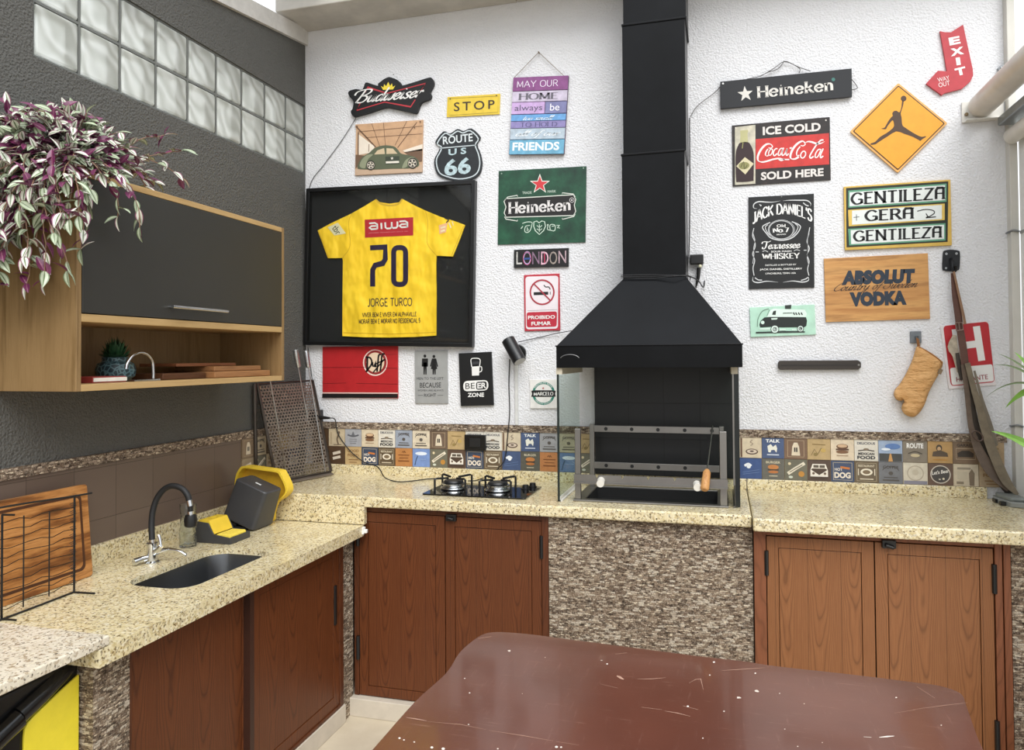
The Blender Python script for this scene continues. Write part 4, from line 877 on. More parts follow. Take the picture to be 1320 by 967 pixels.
m.add([(.203, -1.117, 1.004), (.203, -.993, 1.004), (.232, -.993, .948), (.232, -1.117, .948), (.203, -1.117, .985), (.203, -.993, .985)], [(0, 1, 2, 3), (0, 3, 4), (1, 5, 2)])
m.box(.153, .202, -1.116, -.994, .93, .934); part(sh_, 'insert', m, YEL, 'yellow insert')
solo('sponge', MB().box(.234, .309, -1.112, -.998, .9155, .948), plain('#e9cf4d', .9, 0, .08, 90, .4, 160), 'yellow sponge lying in the dark caddy', 'sponge', (.27, -1.05, .9155), bevel=.008)
bn = thing('compost_bin', 'dark grey plastic bin tipped on its edge in the sink corner', 'bin', (.268, -.815, .9095))
bn.rotation_euler = (0, math.radians(20), 0)
def rbox(m, x0, x1, y0, y1, z0, X0, X1, Y0, Y1, z1, r=.02):
    a = rrect(x0, y0, x1, y1, r, 4); b = rrect(X0, Y0, X1, Y1, r, 4); n = len(a)
    m.add([(p[0], p[1], z0) for p in a]+[(p[0], p[1], z1) for p in b], [(i, (i+1) % n, n+(i+1) % n, n+i) for i in range(n)]+[tuple(range(n))[::-1], tuple(range(n, 2*n))])
m = MB(); rbox(m, -.178, 0, -.083, .083, .002, -.180, -.002, -.066, .066, .187)
part(bn, 'body', m, CHAR, smooth=True, bevel=.006, local=True)
part(bn, 'label_strip', MB().box(-.105, -.075, -.012, -.004, .187, .1885), plain('#e2e2e0', .5), 'small white label', local=True)
solo('folded_cloth', MB().box(.095, .225, -.90, -.80, .9095, .925).box(.085, .17, -.885, -.79, .925, .947).box(.09, .13, -.87, -.79, .947, .962), plain('#161617', .9), 'black folded cloth wedged under the tipped bin', 'cloth', (.16, -.85, .9095), bevel=.006)
ld = thing('bin_lid', 'yellow plastic bin lid standing behind the tipped bin', 'lid', (.19, -.70, .9097))
lo = catmull([(.06, .930), (.045, 1.03), (.052, 1.125), (.075, 1.168), (.10, 1.180), (.20, 1.172), (.285, 1.164), (.305, 1.150), (.335, 1.095), (.336, 1.06), (.305, 1.03), (.265, 1.005), (.245, .96), (.236, .912), (.18, .9100), (.085, .9105)], 4, True)
lc = np.array((.19, 1.045)); li = [tuple(lc+(np.array(p)-lc)*.93) for p in lo]
part(ld, 'rim', MB().prism(lo, -.727, -.672, 'y', [li]), YEL, smooth=True, bevel=.003)
part(ld, 'plate', MB().prism(li, -.682, -.674, 'y'), plain('#d9aa2c', .5), 'inner face of the lid')
# leaning board and wire rack
_t = NT('teak_board'); _c = _t.coord((10, 1.6, 13)); _n = _t.noise(_c, 1.5, 6, .62); _f = _t.noise(_t.coord((60, 5, 130)), 2, 3)
_t.col(_t.mix(.18, _t.ramp(_n, [(.30, '#3a2010'), (.42, '#7d4a22'), (.50, '#b27840'), (.57, '#c48a50'), (.64, '#8a5628'), (.72, '#452713')]), _t.ramp(_f, [(.3, '#5a3318'), (.7, '#d09a60')]))); _t.set(.4, spec=.3)
TE = _t.m
cbd = thing('cutting_board', 'large striped wooden cutting board leaning behind the black wire rack', 'cutting board', (.10, -1.95, .9095))
cbd.rotation_euler = (0, math.radians(-5), 0)
m = MB(); m.prism(rrect(-.34, 0, .31, .335, .012, 3), -.012, .012, 'x'); part(cbd, 'board', m, TE, bevel=.003, local=True)
m = MB(); m.prism(rrect(-.31, .03, .28, .305, .02, 4), .0121, .0126, 'x', [rrect(-.30, .04, .27, .295, .018, 4)]); part(cbd, 'juice_groove', m, plain('#4a2913', .5), 'dark juice groove', local=True)
wr = thing('wire_rack', 'black folding wire grill rack standing before the wooden board', 'rack', (.215, -1.97, .9095))
m = MB()
for y, z1 in ((-1.822, 1.238), (-2.087, 1.229)): m.tube([(.215, y, .912), (.215, y, z1)], .0036, 6)
m.tube([(.215, -1.75, 1.236), (.215, -1.825, 1.238), (.213, -2.0, 1.248), (.212, -2.16, 1.254)], .0034, 6); m.tube([(.295, -1.815, .9125), (.215, -1.824, .913), (.222, -2.0, .913), (.225, -2.16, .913)], .0034, 6); m.tube([(.215, -2.087, 1.229), (.255, -2.08, 1.229)], .0034, 6); m.tube([(.225, -2.087, .912), (.27, -2.085, .912)], .003, 6)
part(wr, 'frame', m, BLK)
m = MB()
for y, z0, z1 in ((-1.922, .93, 1.205), (-2.015, .925, 1.212), (-2.155, .92, 1.23)): m.tube([(.217, y, z0), (.217, y, z1)], .0022, 6)
rg = random.Random(5)
for k in range(11):
    z = .94+.0262*k; pts = []
    for j in range(9):
        y = -1.826-.041*j; pts.append((.217, y, z+.004*math.sin(j*1.9+k)+.0035*(j % 2)))
    m.tube(pts, .0013, 5, 2)
    for j in range(3): m.tube([(.217, -1.835-.004*j, z+.006*j), (.217, -1.815-.003*j, z+.004+.006*j)], .0012, 4)
part(wr, 'wires', m, BLK)
# perforated griddle in the corner
gd = thing('perforated_griddle', 'dark perforated metal grill basket leaning in the corner', 'griddle', (.10, -.25, 1.0437))
PB = plain('#857a6f', .45, .5, .15, 30)
def gq(u, v):
    """u along the sheet from its near edge, v up it"""
    b0, b1 = Vector((.100, -.452, 1.062)), Vector((.205, -.075, 1.062)); t0, t1 = Vector((.022, -.505, 1.572)), Vector((.062, -.030, 1.575))
    return b0.lerp(b1, u).lerp(t0.lerp(t1, u), v)
m = MB(); NU, NV = 19, 30
for j in range(NV):
    edges = [0]+[(i+(.5 if j % 2 else 1))/NU for i in range(NU)]
    edges = [e for e in edges if e < 1-1e-6]+[1]
    for i in range(len(edges)-1):
        u0, u1 = .02+.96*edges[i], .02+.96*edges[i+1]; v0, v1 = .02+.96*j/NV, .02+.96*(j+1)/NV
        if edges[i+1]-edges[i] < .9/NU:
            m.add([gq(u0, v0), gq(u1, v0), gq(u1, v1), gq(u0, v1)], [(0, 1, 2, 3)]); continue
        outer = [(u0, v0), ((u0+u1)/2, v0), (u1, v0), (u1, (v0+v1)/2), (u1, v1), ((u0+u1)/2, v1), (u0, v1), (u0, (v0+v1)/2)]
        inner = []
        for q in outer:
            d = Vector((q[0]-(u0+u1)/2, q[1]-(v0+v1)/2)); ang = math.atan2(d.y*NV, d.x*NU)
            inner.append(((u0+u1)/2+.34*(u1-u0)*math.cos(ang), (v0+v1)/2+.34*(v1-v0)*math.sin(ang)))
        m.add([gq(*q) for q in outer]+[gq(*q) for q in inner], [(k, (k+1) % 8, 8+(k+1) % 8, 8+k) for k in range(8)])
part(gd, 'perforated_sheet', m, PB)
m = MB(); m.tube([gq(0, 0), gq(0, 1), gq(1, 1), gq(1, 0)], .009, 6); m.tube([gq(0, 0), gq(1, 0)], .006, 6); m.tube([(.020, -.525, 1.575), (.024, -.515, 1.0455)], .009, 6)
part(gd, 'frame', m, plain('#57504a', .35, .8, .1, 20))
lip = [gq(0, 0)+Vector((0, 0, -.012)), gq(1, 0)+Vector((0, 0, -.012)), gq(1, 0)+Vector((.03, -.02, -.015)), gq(0, 0)+Vector((.03, -.02, -.015))]
m = MB(); m.add(lip+[p+Vector((0, 0, .006)) for p in lip], [(0, 1, 2, 3), (4, 7, 6, 5), (0, 4, 5, 1), (1, 5, 6, 2), (2, 6, 7, 3), (3, 7, 4, 0)]); part(gd, 'lip', m, PB)
SG = 'steel spits leaning against the griddle'
def spit(lab, base, top, hl=.10):
    b, t = Vector(base), Vector(top); d = (t-b).normalized()
    s_ = thing('spit', lab, 'spit', base, SG)
    part(s_, 'rod', MB().tube([b, t-d*hl], .0035, 6), plain('#9d9a95', .3, .9))
    part(s_, 'handle', MB().tube([t-d*hl, t-d*(hl-.004), t-d*.004, t], [.011, .0145, .0155, .012], 14), brushed('spit_handle', '#b5b7b9', .35), 'brushed steel handle', smooth=True)
spit('steel spit leaning on the griddle, its handle by the cabinet side', at(409.5, 612, 2, 1.046), at(380.5, 451, 0, .055), .10)
spit('steel spit leaning on the griddle, its handle closest to the shirt frame', (.19, -.11, 1.064), at(394, 452, 0, .05), .10)
spit('steel spit leaning on the griddle with its handle behind the wall cabinet', at(371, 622, 2, 1.046), at(343.5, 462, 0, .09), .05)
solo('plastic_clip', MB().box(.690, .708, -.665, -.640, .868, .902).box(.703, .722, -.66, -.645, .874, .892), plain('#e8e6e0', .5), 'small white clip on the corner of the sink worktop', 'clip', (.7, -.65, .868), bevel=.003)
# grey trap at the end of the worktop
tr = thing('bait_box', 'grey plastic box lying below the hanging straps', 'box', (3.56, -.16, 1.0437))
m = MB(); a = [(3.515, -.04), (3.50, -.10), (3.53, -.215), (3.600, -.24), (3.604, -.04)]
m.prism(a, 1.0437, 1.066, 'z'); part(tr, 'base', m, plain('#8b8d88', .5), bevel=.004)
m = MB(); m.prism([(3.522, -.05), (3.512, -.10), (3.535, -.195), (3.595, -.21), (3.598, -.05)], 1.066, 1.082, 'z'); part(tr, 'lid', m, plain('#7d817c', .5), bevel=.006)
m = MB(); m.box(3.5, 3.52, -.19, -.165, 1.046, 1.061, None); m.box(3.498, 3.51, -.13, -.09, 1.046, 1.061); part(tr, 'entry', m, BLK)
# ------------------------------------------------------------------ trailing plant on the cabinet
tp = thing('trailing_plant', 'purple and silver striped wandering plant spilling over the wall cabinet', 'plant', (.17, -1.95, 2.3225))
part(tp, 'pot', MB().lathe([(.08, 2.3226), (.105, 2.34), (.115, 2.42), (.118, 2.43), (.105, 2.43), (.10, 2.41), (0, 2.41)], (.17, -1.83, 0), 20), plain('#3a2c26', .7), smooth=True)
LF = [plain('#6f7f5c', .35, 0, .1, 60), plain('#dfe0d2', .3, 0, .05, 60), plain('#6b2c50', .35, 0, .1, 60), plain('#b9c3a8', .3, 0, .08, 60), plain('#8a5068', .35, 0, .1, 60)]
fo = MB(); stm = MB(); rg = random.Random(11)
def leaf(p, d, up, ln, purple):
    d = d.normalized(); s_ = d.cross(up)
    if s_.length < 1e-3: s_ = d.orthogonal()
    s_.normalize(); u = s_.cross(d).normalized()
    wd = ln*.27; N = 5; cols = [-1, -.74, -.16, .16, .74, 1]; mats = [4, 1, 0, 1, 4] if not purple else [2, 2, 4, 2, 2]
    if not purple and rg.random() < .45: mats = [0, 3, 0, 3, 0]
    V = []
    for i in range(N+1):
        t = i/N; w_ = wd*max(.02, math.sin(math.pi*min(1, t*.92+.06))**.8)*(1.08-.35*t)
        c = p+d*ln*t-u*ln*.22*t*t
        for k in cols: V.append(c+s_*w_*k+u*w_*.38*abs(k))
    o = len(cols)
    for k in range(o-1):
        fo.cur = mats[k]
        fo.add([V[i*o+k+e] for i in range(N+1) for e in (0, 1)], [(2*i, 2*i+1, 2*i+3, 2*i+2) for i in range(N)])
    fo.cur = 0
def vine(start, d0, n, step, droop, jit):
    p = Vector(start); d = Vector(d0).normalized(); pts = [p.copy()]
    for i in range(n):
        d = (d+Vector((rg.gauss(0, jit), rg.gauss(0, jit), rg.gauss(0, jit)-droop))).normalized()
        p = p+d*step
        # never through the cabinet or the wall
        if p.x < .02: p.x = .02+rg.random()*.02
        if p.z < 2.335 and p.x < .375 and -1.955 < p.y < -.76:
            if p.y < -1.80: p.y = -1.965-rg.random()*.03
            elif p.x > .28: p.x = .385+rg.random()*.02
            else: p.z = 2.345+rg.random()*.03
        pts.append(p.copy())
        side = 1 if i % 2 else -1
        ld_ = (d*.55+d.cross(Vector((0, 0, 1)))*side*.8+Vector((rg.gauss(0, .35), rg.gauss(0, .35)-.15, rg.gauss(.12, .3))))
        leaf(p, ld_, Vector((rg.gauss(0, .35)+.15, rg.gauss(0, .35)-.45, 1)), rg.uniform(.038, .058), rg.random() < .28)
        if rg.random() < .35: leaf(p, -ld_+Vector((0, -.4, .2)), Vector((0, -.5, 1)), rg.uniform(.035, .055), rg.random() < .4)
    leaf(p, d, Vector((0, -.5, 1)), .05, False)
    stm.tube(pts, .0018, 5)
C0 = Vector((.19, -1.86, 2.40))
for k in range(950):    # the mound: leaves all over a rounded heap
    while True:
        q = Vector((rg.gauss(0, 1), rg.gauss(0, 1), rg.gauss(0, 1))).normalized()
        if q.z > -.25: break
    rr = rg.uniform(.72, 1.05)
    p = Vector((C0.x+q.x*.165*rr, C0.y+q.y*.215*rr, C0.z+q.z*.165*rr-.02))
    if p.x < .02: p.x = .02
    if p.z < 2.335 and p.y > -1.955 and p.x < .36: p.z = 2.335+rg.random()*.02
    d = Vector((q.x+rg.gauss(0, .6), q.y+rg.gauss(0, .6)-.1, q.z*.4+rg.gauss(-.1, .5)))
    leaf(p, d, Vector((q.x*.6+.25, q.y*.6-.6, .7))+Vector((rg.gauss(0, .3), rg.gauss(0, .3), 0)), rg.uniform(.036, .056), rg.random() < .28)
for k in range(26):     # shoots standing out of the heap
    a = rg.uniform(0, 6.283)
    vine(C0+Vector((.10*math.cos(a), .15*math.sin(a), .05)), (math.cos(a)*.6, math.sin(a)*1.0, rg.uniform(.4, 1.0)), rg.randint(2, 5), .028, .12, .22)
for k in range(60):     # falling down the end panel
    x = rg.uniform(.01, .34)
    vine((x+.035, -1.97, 2.36), (rg.gauss(0, .3), -.5, .1), rg.randint(4, 17), .030, .34, .20)
for k in range(11):     # over the front edge
    y = rg.uniform(-1.95, -1.84)
    vine((.30, y, 2.37), (.6, .12, .1), rg.randint(5, 12), .031, .30, .16)
for k in range(9):      # along the cabinet top
    vine((.20, -1.70, 2.44), (.22, 1, .35), rg.randint(5, 9), .032, .09, .18)
part(tp, 'foliage', fo, LF); part(tp, 'stems', stm, plain('#8a6a55', .6))
# ------------------------------------------------------------------ the doorway side
JB = plain('#cfccc3', .5, 0, .05, 5)
struct('trim_11', MB().box(3.607, 3.64, -.045, .14, 0, 3.63), JB, 'grey jamb where the white wall ends', bevel=.003)
DWH = plain('#e9e9e6', .4, 0, .02, 4)
d1 = struct('door_1', MB().box(3.645, 3.675, -1.15, -.04, .01, 2.72), DWH, 'white panelled door folded back beside the jamb', bevel=.003)
for z in (1.02, 1.36, 2.24): struct('door_rail', MB().box(3.640, 3.6455, -1.14, -.05, z, z+.012), plain('#8f9290', .5), parent=d1)
HK = plain('#8a8d8f', .35, .7)
for z in (1.375, 2.25):
    m = MB(); m.tube([(3.60, -.012, z), (3.60, -.03, z), (3.615, -.05, z+.006), (3.638, -.05, z)], .005, 8, 3); struct('door_hook', m, HK, parent=d1)
rc = thing('rolled_curtain', 'rolled clear plastic curtain in brackets high beside the doorway', 'roller curtain', (3.51, -1.0, 2.80))
part(rc, 'tube', MB().tube([(3.505, -.03, 2.838), (3.505, -2.2, 2.838)], .055, 20), plain('#cfc8bc', .35, 0, .10, 5), smooth=True)
part(rc, 'film_roll', MB().tube([(3.615, -.06, 2.68), (3.615, -2.2, 2.68)], .036, 16), plain('#dedad0', .25, 0, .06, 6), 'cloudy plastic film', smooth=True)
part(rc, 'channel', MB().box(3.565, 3.64, -2.2, -.04, 2.735, 2.775), plain('#9ba0a2', .3, .8), 'aluminium channel', bevel=.004)
m = MB(); m.box(3.43, 3.60, -.012, -.001, 2.772, 2.868); m.box(3.44, 3.60, -.05, -.012, 2.772, 2.778); part(rc, 'bracket', m, plain('#dedbd3', .45), 'white wall bracket', bevel=.002)
part(rc, 'bolt', MB().tube([(3.447, -.02, 2.808), (3.447, -.012, 2.808)], .008, 8), plain('#8d7a5c', .4, .6))
bt = solo('eye_bolt', MB().tube([(3.59, -.002, 3.005), (3.59, -.022, 3.005)], .012, 12).tube([(3.585, -.024, 3.005), (3.612, -.024, 3.002)], .005, 8), HK, 'small metal bolt on the wall by the jamb above the rolled curtain', 'bolt', (3.59, -.01, 3.0), smooth=True)
# leafy plant coming in from the doorway
pp = thing('potted_dracaena', 'green strap-leaved plant at the doorway, only leaf tips showing', 'plant', (3.44, -1.02, 0))
part(pp, 'pot', MB().lathe([(.11, .001), (.125, .02), (.155, .30), (.16, .32), (.14, .32), (.135, .29), (0, .29)], (3.44, -1.02, 0), 24), plain('#8c5a40', .7), smooth=True)
part(pp, 'stem', MB().tube([(3.44, -1.02, .29), (3.46, -1.0, .8), (3.45, -.98, 1.42)], [.016, .013, .01], 8, 4), plain('#6b5a42', .8), smooth=True)
def strap(a, b, wd, sag, mat):
    a, b = Vector(a), Vector(b); m = MB(); L = []; R = []; Mid = []
    d = (b-a).normalized(); s_ = d.cross(Vector((0, -1, .25))).normalized(); up = s_.cross(d)
    for i in range(13):
        t = i/12; c = a.lerp(b, t)+Vector((0, 0, sag*4*t*(1-t))); w_ = wd*min(1, .35+t*3)*max(.02, (1-t)**.75)*1.15
        L.append(c+s_*w_); R.append(c-s_*w_); Mid.append(c-up*w_*.35)
    m.quadstrip(L, Mid); m.quadstrip(Mid, R); part(pp, 'leaf', m, mat, smooth=True, ang=80)
GL = plain('#6f9a3c', .4, 0, .12, 30); GD = plain('#5c6b45', .45, 0, .12, 30)
B0 = at(1352, 505, 1, -.95)
for tip, wd, sg_, mt in (((1286, 456), .006, .02, GD), ((1280, 471), .006, .03, GD), ((1271, 512), .005, .04, GD), ((1296, 526), .017, .03, GL), ((1308, 454), .014, .01, GL)):
    strap(B0, at(*tip, 1, -.86), wd, sg_, mt)
strap(at(1362, 600, 1, -.95), at(1278, 556, 1, -.84), .020, .02, GL)
for k in range(10):
    a = -1.2+k*.35; strap((3.45, -.98, 1.42), (3.45+.16*abs(math.cos(a)), -.98-.5*abs(math.sin(a))-.1, 1.5+.2*math.cos(k)), .016, .08, GL)
# ================================================================== signs and pictures on the white wall
INK = plain('#0c0c0d', .5, 0, .02); WT = plain('#e9e8e4', .5, 0, .02); RED = plain('#b8232c', .4, 0, .03)
def P(c): return plain(c, .45, 0, .03)
# --- bow-tie beer sign with a crown
z = crop(440, 90, 10.56)
s = Sign('beer_sign', 'black bow-tie shaped sign with a small yellow crown', 'sign', [z(95, 172), z(1255, 105), z(1250, 585), z(95, 632)], .022, plain('#070708', .5),
   outline=z(catmull([(92, 320), (108, 290), (140, 275), (205, 262), (288, 268), (330, 174), (420, 195), (495, 217), (500, 188), (545, 155), (575, 130), (610, 112), (650, 98), (700, 110), (745, 128), (785, 155), (810, 188), (826, 215), (1000, 165), (1195, 105), (1238, 122), (1256, 165), (1248, 215), (1205, 300), (1222, 342), (1212, 385), (1170, 412), (1082, 450), (1040, 555), (1015, 585), (975, 587), (700, 525), (590, 515), (400, 575), (200, 632), (165, 634), (135, 600), (130, 560), (152, 530), (165, 435), (115, 370)], 3, True)))
s.mark('border', [line2(z([(325, 310), (360, 240), (625, 322), (1150, 185), (1072, 305)]), 1.3), line2(z([(1008, 408), (945, 505), (590, 440), (208, 555), (262, 450)]), 1.3)], P('#b5303a'))
s.mark('crown', [poly2(z([(540, 220), (575, 243), (585, 195), (612, 225), (640, 165), (666, 222), (690, 185), (702, 235), (737, 215), (705, 268), (570, 275)]))], P('#e9d23c'))
s.mark('lettering', [cursive('Budweiser', z(175, 465), z(1130, 375), z(175, 285), w=.27, thin=.45, slant=.5, ymin=-.1, ymax=2)], WT, 2)
s.mark('mount', [line2(z([(708, 60), (712, 75)]), 1)], INK, 0)
# --- stop plate
z = crop(560, 80, 6.045)
s = Sign('stop_sign', 'small yellow plate reading STOP', 'sign', [z(97, 270), z(513, 250), z(508, 403), z(100, 432)], .006, plain('#e2c33c', .4))
s.mark('border', [line2(z([(112, 285), (498, 266), (495, 392), (114, 417)]), .5, closed=True)], P('#8a7423'))
s.mark('lettering', [text('STOP', z(152, 386), z(470, 364), z(152, 316), .012, 1.35)], P('#3a2a1c'))
s.mark('screw', [poly2(ell(*z(124, 288), .9)), poly2(ell(*z(484, 262), .9))], P('#4b4226'), 2)
# --- plank sign on a string
s = Sign('plank_sign', 'purple and blue plank sign hanging from a string, ending FRIENDS', 'sign', [z(615, 124), z(1048, 107), z(1010, 716), z(582, 722)], .012, plain('#5d4a63', .6), back=.004)
rows = [(.000, .178, '#8a5086'), (.186, .320, '#c9bfd2'), (.328, .478, None), (.488, .568, '#6ba2d6'), (.575, .660, '#8f86b8'), (.668, .806, '#b4c3cf'), (.815, 1.0, '#6fadcb')]
def sq(u0, v0, u1, v1): return [z(*[(615+(1048-615)*u)*(1-v)+(582+(1010-582)*u)*v for _ in [0]][0:1]*1, 0) for u, v in ()] or [qd(u0, v0), qd(u1, v0), qd(u1, v1), qd(u0, v1)]
def qd(u, v):
    a = np.array([(615, 124), (1048, 107), (1010, 716), (582, 722)], float)
    return z(*((a[0]*(1-u)+a[1]*u)*(1-v)+(a[3]*(1-u)+a[2]*u)*v))
def plk(u0, v0, u1, v1, c):
    mb = MB(); mb.prism([s.L(*q) for q in sq(u0, v0, u1, v1)], -s.t-.005, -s.t-.0002, 'y'); return part(s.o, 'plank', mb, plain(c, .65, 0, .12, 35), local=True, bevel=.001)
for a, b, c in rows:
    if c: plk(.005, a, .995, b, c)
    else: plk(.005, a, .60, b, '#c5a6d4'); plk(.61, a, .995, b, '#7f80aa')
def pt_(t, u0, v0, u1, v1, f, c, **k): s.mark('lettering', [f(t, qd(u0, v1), qd(u1, v1), qd(u0, v0), **k)], P(c), 1, d=.005)
pt_('MAY OUR', .08, .045, .82, .135, sktext, '#eadfee', w=.09, thin=1.0)
pt_('HOME', .12, .21, .83, .295, sktext, '#6a6570', w=.2, thin=.3, serif=.12)
pt_('always', .06, .36, .56, .46, text, '#5f5670')
pt_('be', .70, .355, .87, .445, text, '#f1eef5')
pt_('too small', .22, .50, .80, .562, cursive, '#d9e6f2', w=.22, thin=.5)
pt_('TO HOLD', .18, .588, .85, .648, sktext, '#5b5680', w=.14, thin=.4, serif=.1)
pt_('all of our', .10, .69, .92, .795, cursive, '#e9eef0', w=.2, thin=.5)
pt_('FRIENDS', .06, .845, .91, .955, text, '#eaf3f5', bold=.03)
m = MB(); A = at(694.5, 67.5, 1, -.014); 
for e in ((663, 100), (727, 98)): m.tube([A, at(*e, 1, -.012)], .0016, 6)
m.tube([A+np.array((0, -.006, 0)), A+np.array((0, .0125, 0))], .004, 8)
for p_ in m.v: pass
mb = MB(); c_, n_ = math.cos(s.ang), math.sin(s.ang)
mb.add([((p[0]-s.c[0])*c_+(p[2]-s.c[2])*n_, p[1], -(p[0]-s.c[0])*n_+(p[2]-s.c[2])*c_) for p in m.v], m.f); part(s.o, 'string', mb, plain('#8c8070', .8), 'thin hanging string', local=True)
# --- car picture
z = crop(440, 80, 6.044)
s = Sign('car_picture', 'picture of an old green car under a timber ceiling', 'picture', [z(108, 486), z(636, 450), z(633, 858), z(113, 885)], .008, plain('#c9a686', .45, 0, .06, 12))
s.mark('ceiling_print', [poly2(z([(110, 488), (634, 453), (634, 640), (480, 690), (270, 662), (110, 512)]))], plain('#c7a07c', .5, 0, .08, 20))
s.mark('wall_print', [poly2(z([(132, 560), (262, 660), (235, 706), (138, 724)])), poly2(z([(480, 690), (634, 640), (632, 690), (500, 705)]))], P('#e8dccb'), 2)
s.mark('wall_print', [poly2(z([(490, 704), (632, 676), (631, 775), (600, 780)])), poly2(z([(112, 722), (190, 730), (150, 790), (112, 832)]))], P('#6f5643'), 2)
s.mark('floor_print', [poly2(z([(112, 834), (632, 800), (632, 856), (114, 883)]))], P('#c4a88e'), 2)
s.mark('beam_print', [line2(z([(114, 500), (205, 595), (268, 662)]), 1.6), line2(z([(134, 550), (132, 740)]), 1.5), line2(z([(238, 480), (300, 655)]), .6), line2(z([(330, 474), (345, 650)]), .6), line2(z([(590, 470), (440, 668)]), .9), line2(z([(512, 460), (420, 650)]), .6), line2(z([(130, 545), (632, 500)]), .5), line2(z([(190, 590), (632, 560)]), .5), line2(z([(580, 690), (590, 770)]), 1.2), line2(z([(545, 700), (552, 730)]), 1), line2(z([(218, 640), (215, 700)]), .8)], P('#6f5340'), 3)
s.mark('car_print', [poly2(z(catmull([(128, 822), (140, 780), (170, 738), (215, 712), (250, 680), (290, 660), (350, 650), (415, 660), (445, 688), (470, 715), (530, 728), (580, 745), (604, 775), (600, 815), (520, 830), (400, 832), (280, 838), (150, 836)], 4, True)))], P('#59604a'), 4)
s.mark('car_window', [poly2(z([(258, 722), (284, 690), (336, 672), (342, 718)])), poly2(z([(354, 718), (354, 673), (405, 676), (440, 716)]))], P('#cbb897'), 5)
s.mark('car_fender', [poly2(z(catmull([(146, 815), (160, 765), (205, 725), (250, 722), (215, 755), (195, 800), (185, 830)], 3, True))), poly2(z(catmull([(475, 828), (500, 770), (540, 745), (570, 748), (530, 770), (515, 815)], 3, True)))], P('#8d9277'), 5)
for cx, cy, r1, r2 in ((232, 806, 34, 27), (557, 790, 38, 31)):
    s.mark('car_wheel', [poly2(ell(*z(cx, cy), r1/6.044, r1*1.12/6.044))], P('#26231f'), 6)
    s.mark('car_wheel', [poly2(ell(*z(cx, cy), 5/6.044))]+[line2([z(cx, cy), z(cx+r2*math.cos(a), cy+r2*math.sin(a))], 1.8) for a in [1.2566*k-.4 for k in range(5)]]+[line2(ell(*z(cx, cy), r2/6.044), .6, closed=True)], P('#d5ccbb'), 7)
s.mark('door_badge', [poly2(z([(345, 738), (455, 735), (456, 795), (346, 798)]))], P('#3c4436'), 5)
s.mark('door_badge', [poly2(z([(350, 776), (452, 772), (453, 788), (350, 792)])), poly2(star2(*z(398, 752), 2.2))], P('#e4ded0'), 6)
s.mark('screw', [poly2(ell(*z(618, 468), 1)), poly2(ell(*z(574, 515), .8)), poly2(ell(*z(128, 505), .8))], P('#5a4234'), 8)
# --- road shield
z = crop(560, 80, 6.045)
sh = catmull([(5, 625), (70, 540), (120, 557), (180, 521), (228, 537), (290, 517), (360, 585), (333, 640), (362, 720), (373, 800), (352, 875), (292, 915), (190, 930), (90, 910), (28, 880), (2, 820), (0, 755), (32, 695), (40, 655)], 3, True)
s = Sign('road_shield_sign', 'dark road shield sign reading ROUTE US 66', 'sign', [z(0, 517), z(372, 517), z(372, 930), z(0, 930)], .010, plain('#1f2327', .5, 0, .15, 40), outline=z(sh))
inn = [(186+(p[0]-186)*.90, 722+(p[1]-722)*.91) for p in sh]
s.mark('border', [line2(z(inn), 1.5, closed=True), line2(z([(44, 672), (325, 648)]), 1.2)], P('#c3cdd0'))
s.mark('lettering', [text('ROUTE', z(68, 645), z(300, 618), z(66, 582), .02)], P('#d3dadc'), 2)
s.mark('lettering', [text('U S', z(110, 730), z(250, 715), z(110, 680), .03), text('66', z(78, 892), z(285, 868), z(78, 762), .03)], plain('#b9ced3', .5, 0, .2, 60), 2)
# --- green beer sign with star
z = crop(630, 205, 8.06)
gm = NT('worn_green_print'); _c = gm.coord(); gm.col(gm.ramp(gm.noise(_c, 9, 5, .65), [(.3, '#0e2c20'), (.5, '#174630'), (.75, '#276043')])); gm.set(.4)
s = Sign('beer_sign', 'large dark green square sign with a red star', 'sign', [z(100, 125), z(1017, 74), z(1004, 866), z(97, 890)], .006, gm.m)
s.mark('star', [poly2(star2(*z(532, 262), 13.6))], P('#dfe3d8')); s.mark('star', [poly2(star2(*z(532, 263), 10.8))], P('#c9353a'), 2)
s.mark('lettering', [text('TRADE', z(350, 366), z(446, 362), z(350, 340), .01), text('MARK', z(612, 352), z(700, 348), z(612, 326), .01)], P('#b9c9bb'))
bn_ = [(160, 440), (185, 412), (450, 398), (880, 372), (905, 420), (890, 480), (905, 545), (880, 588), (450, 600), (182, 606), (162, 560), (180, 500)]
s.mark('banner', [poly2(z(bn_))], P('#14110f'))
s.mark('banner_border', [line2(z(bn_), 1.1, closed=True), line2(z([(165, 430), (200, 395), (300, 378), (300, 392)]), .9), line2(z([(900, 395), (880, 365), (765, 352), (765, 366)]), .9), line2(z([(165, 600), (180, 625), (300, 646), (300, 632)]), .9), line2(z([(900, 570), (885, 598), (765, 628), (765, 614)]), .9)], P('#d9ddd3'), 2)
s.mark('lettering', [sktext('Heineken', z(205, 572), z(852, 538), z(205, 452), w=.21, thin=.55, serif=.13), line2(ell(*z(865, 428), 2.9), .6, closed=True), poly2(ell(*z(865, 428), 1.1))], P('#dcd8d6'), 3)
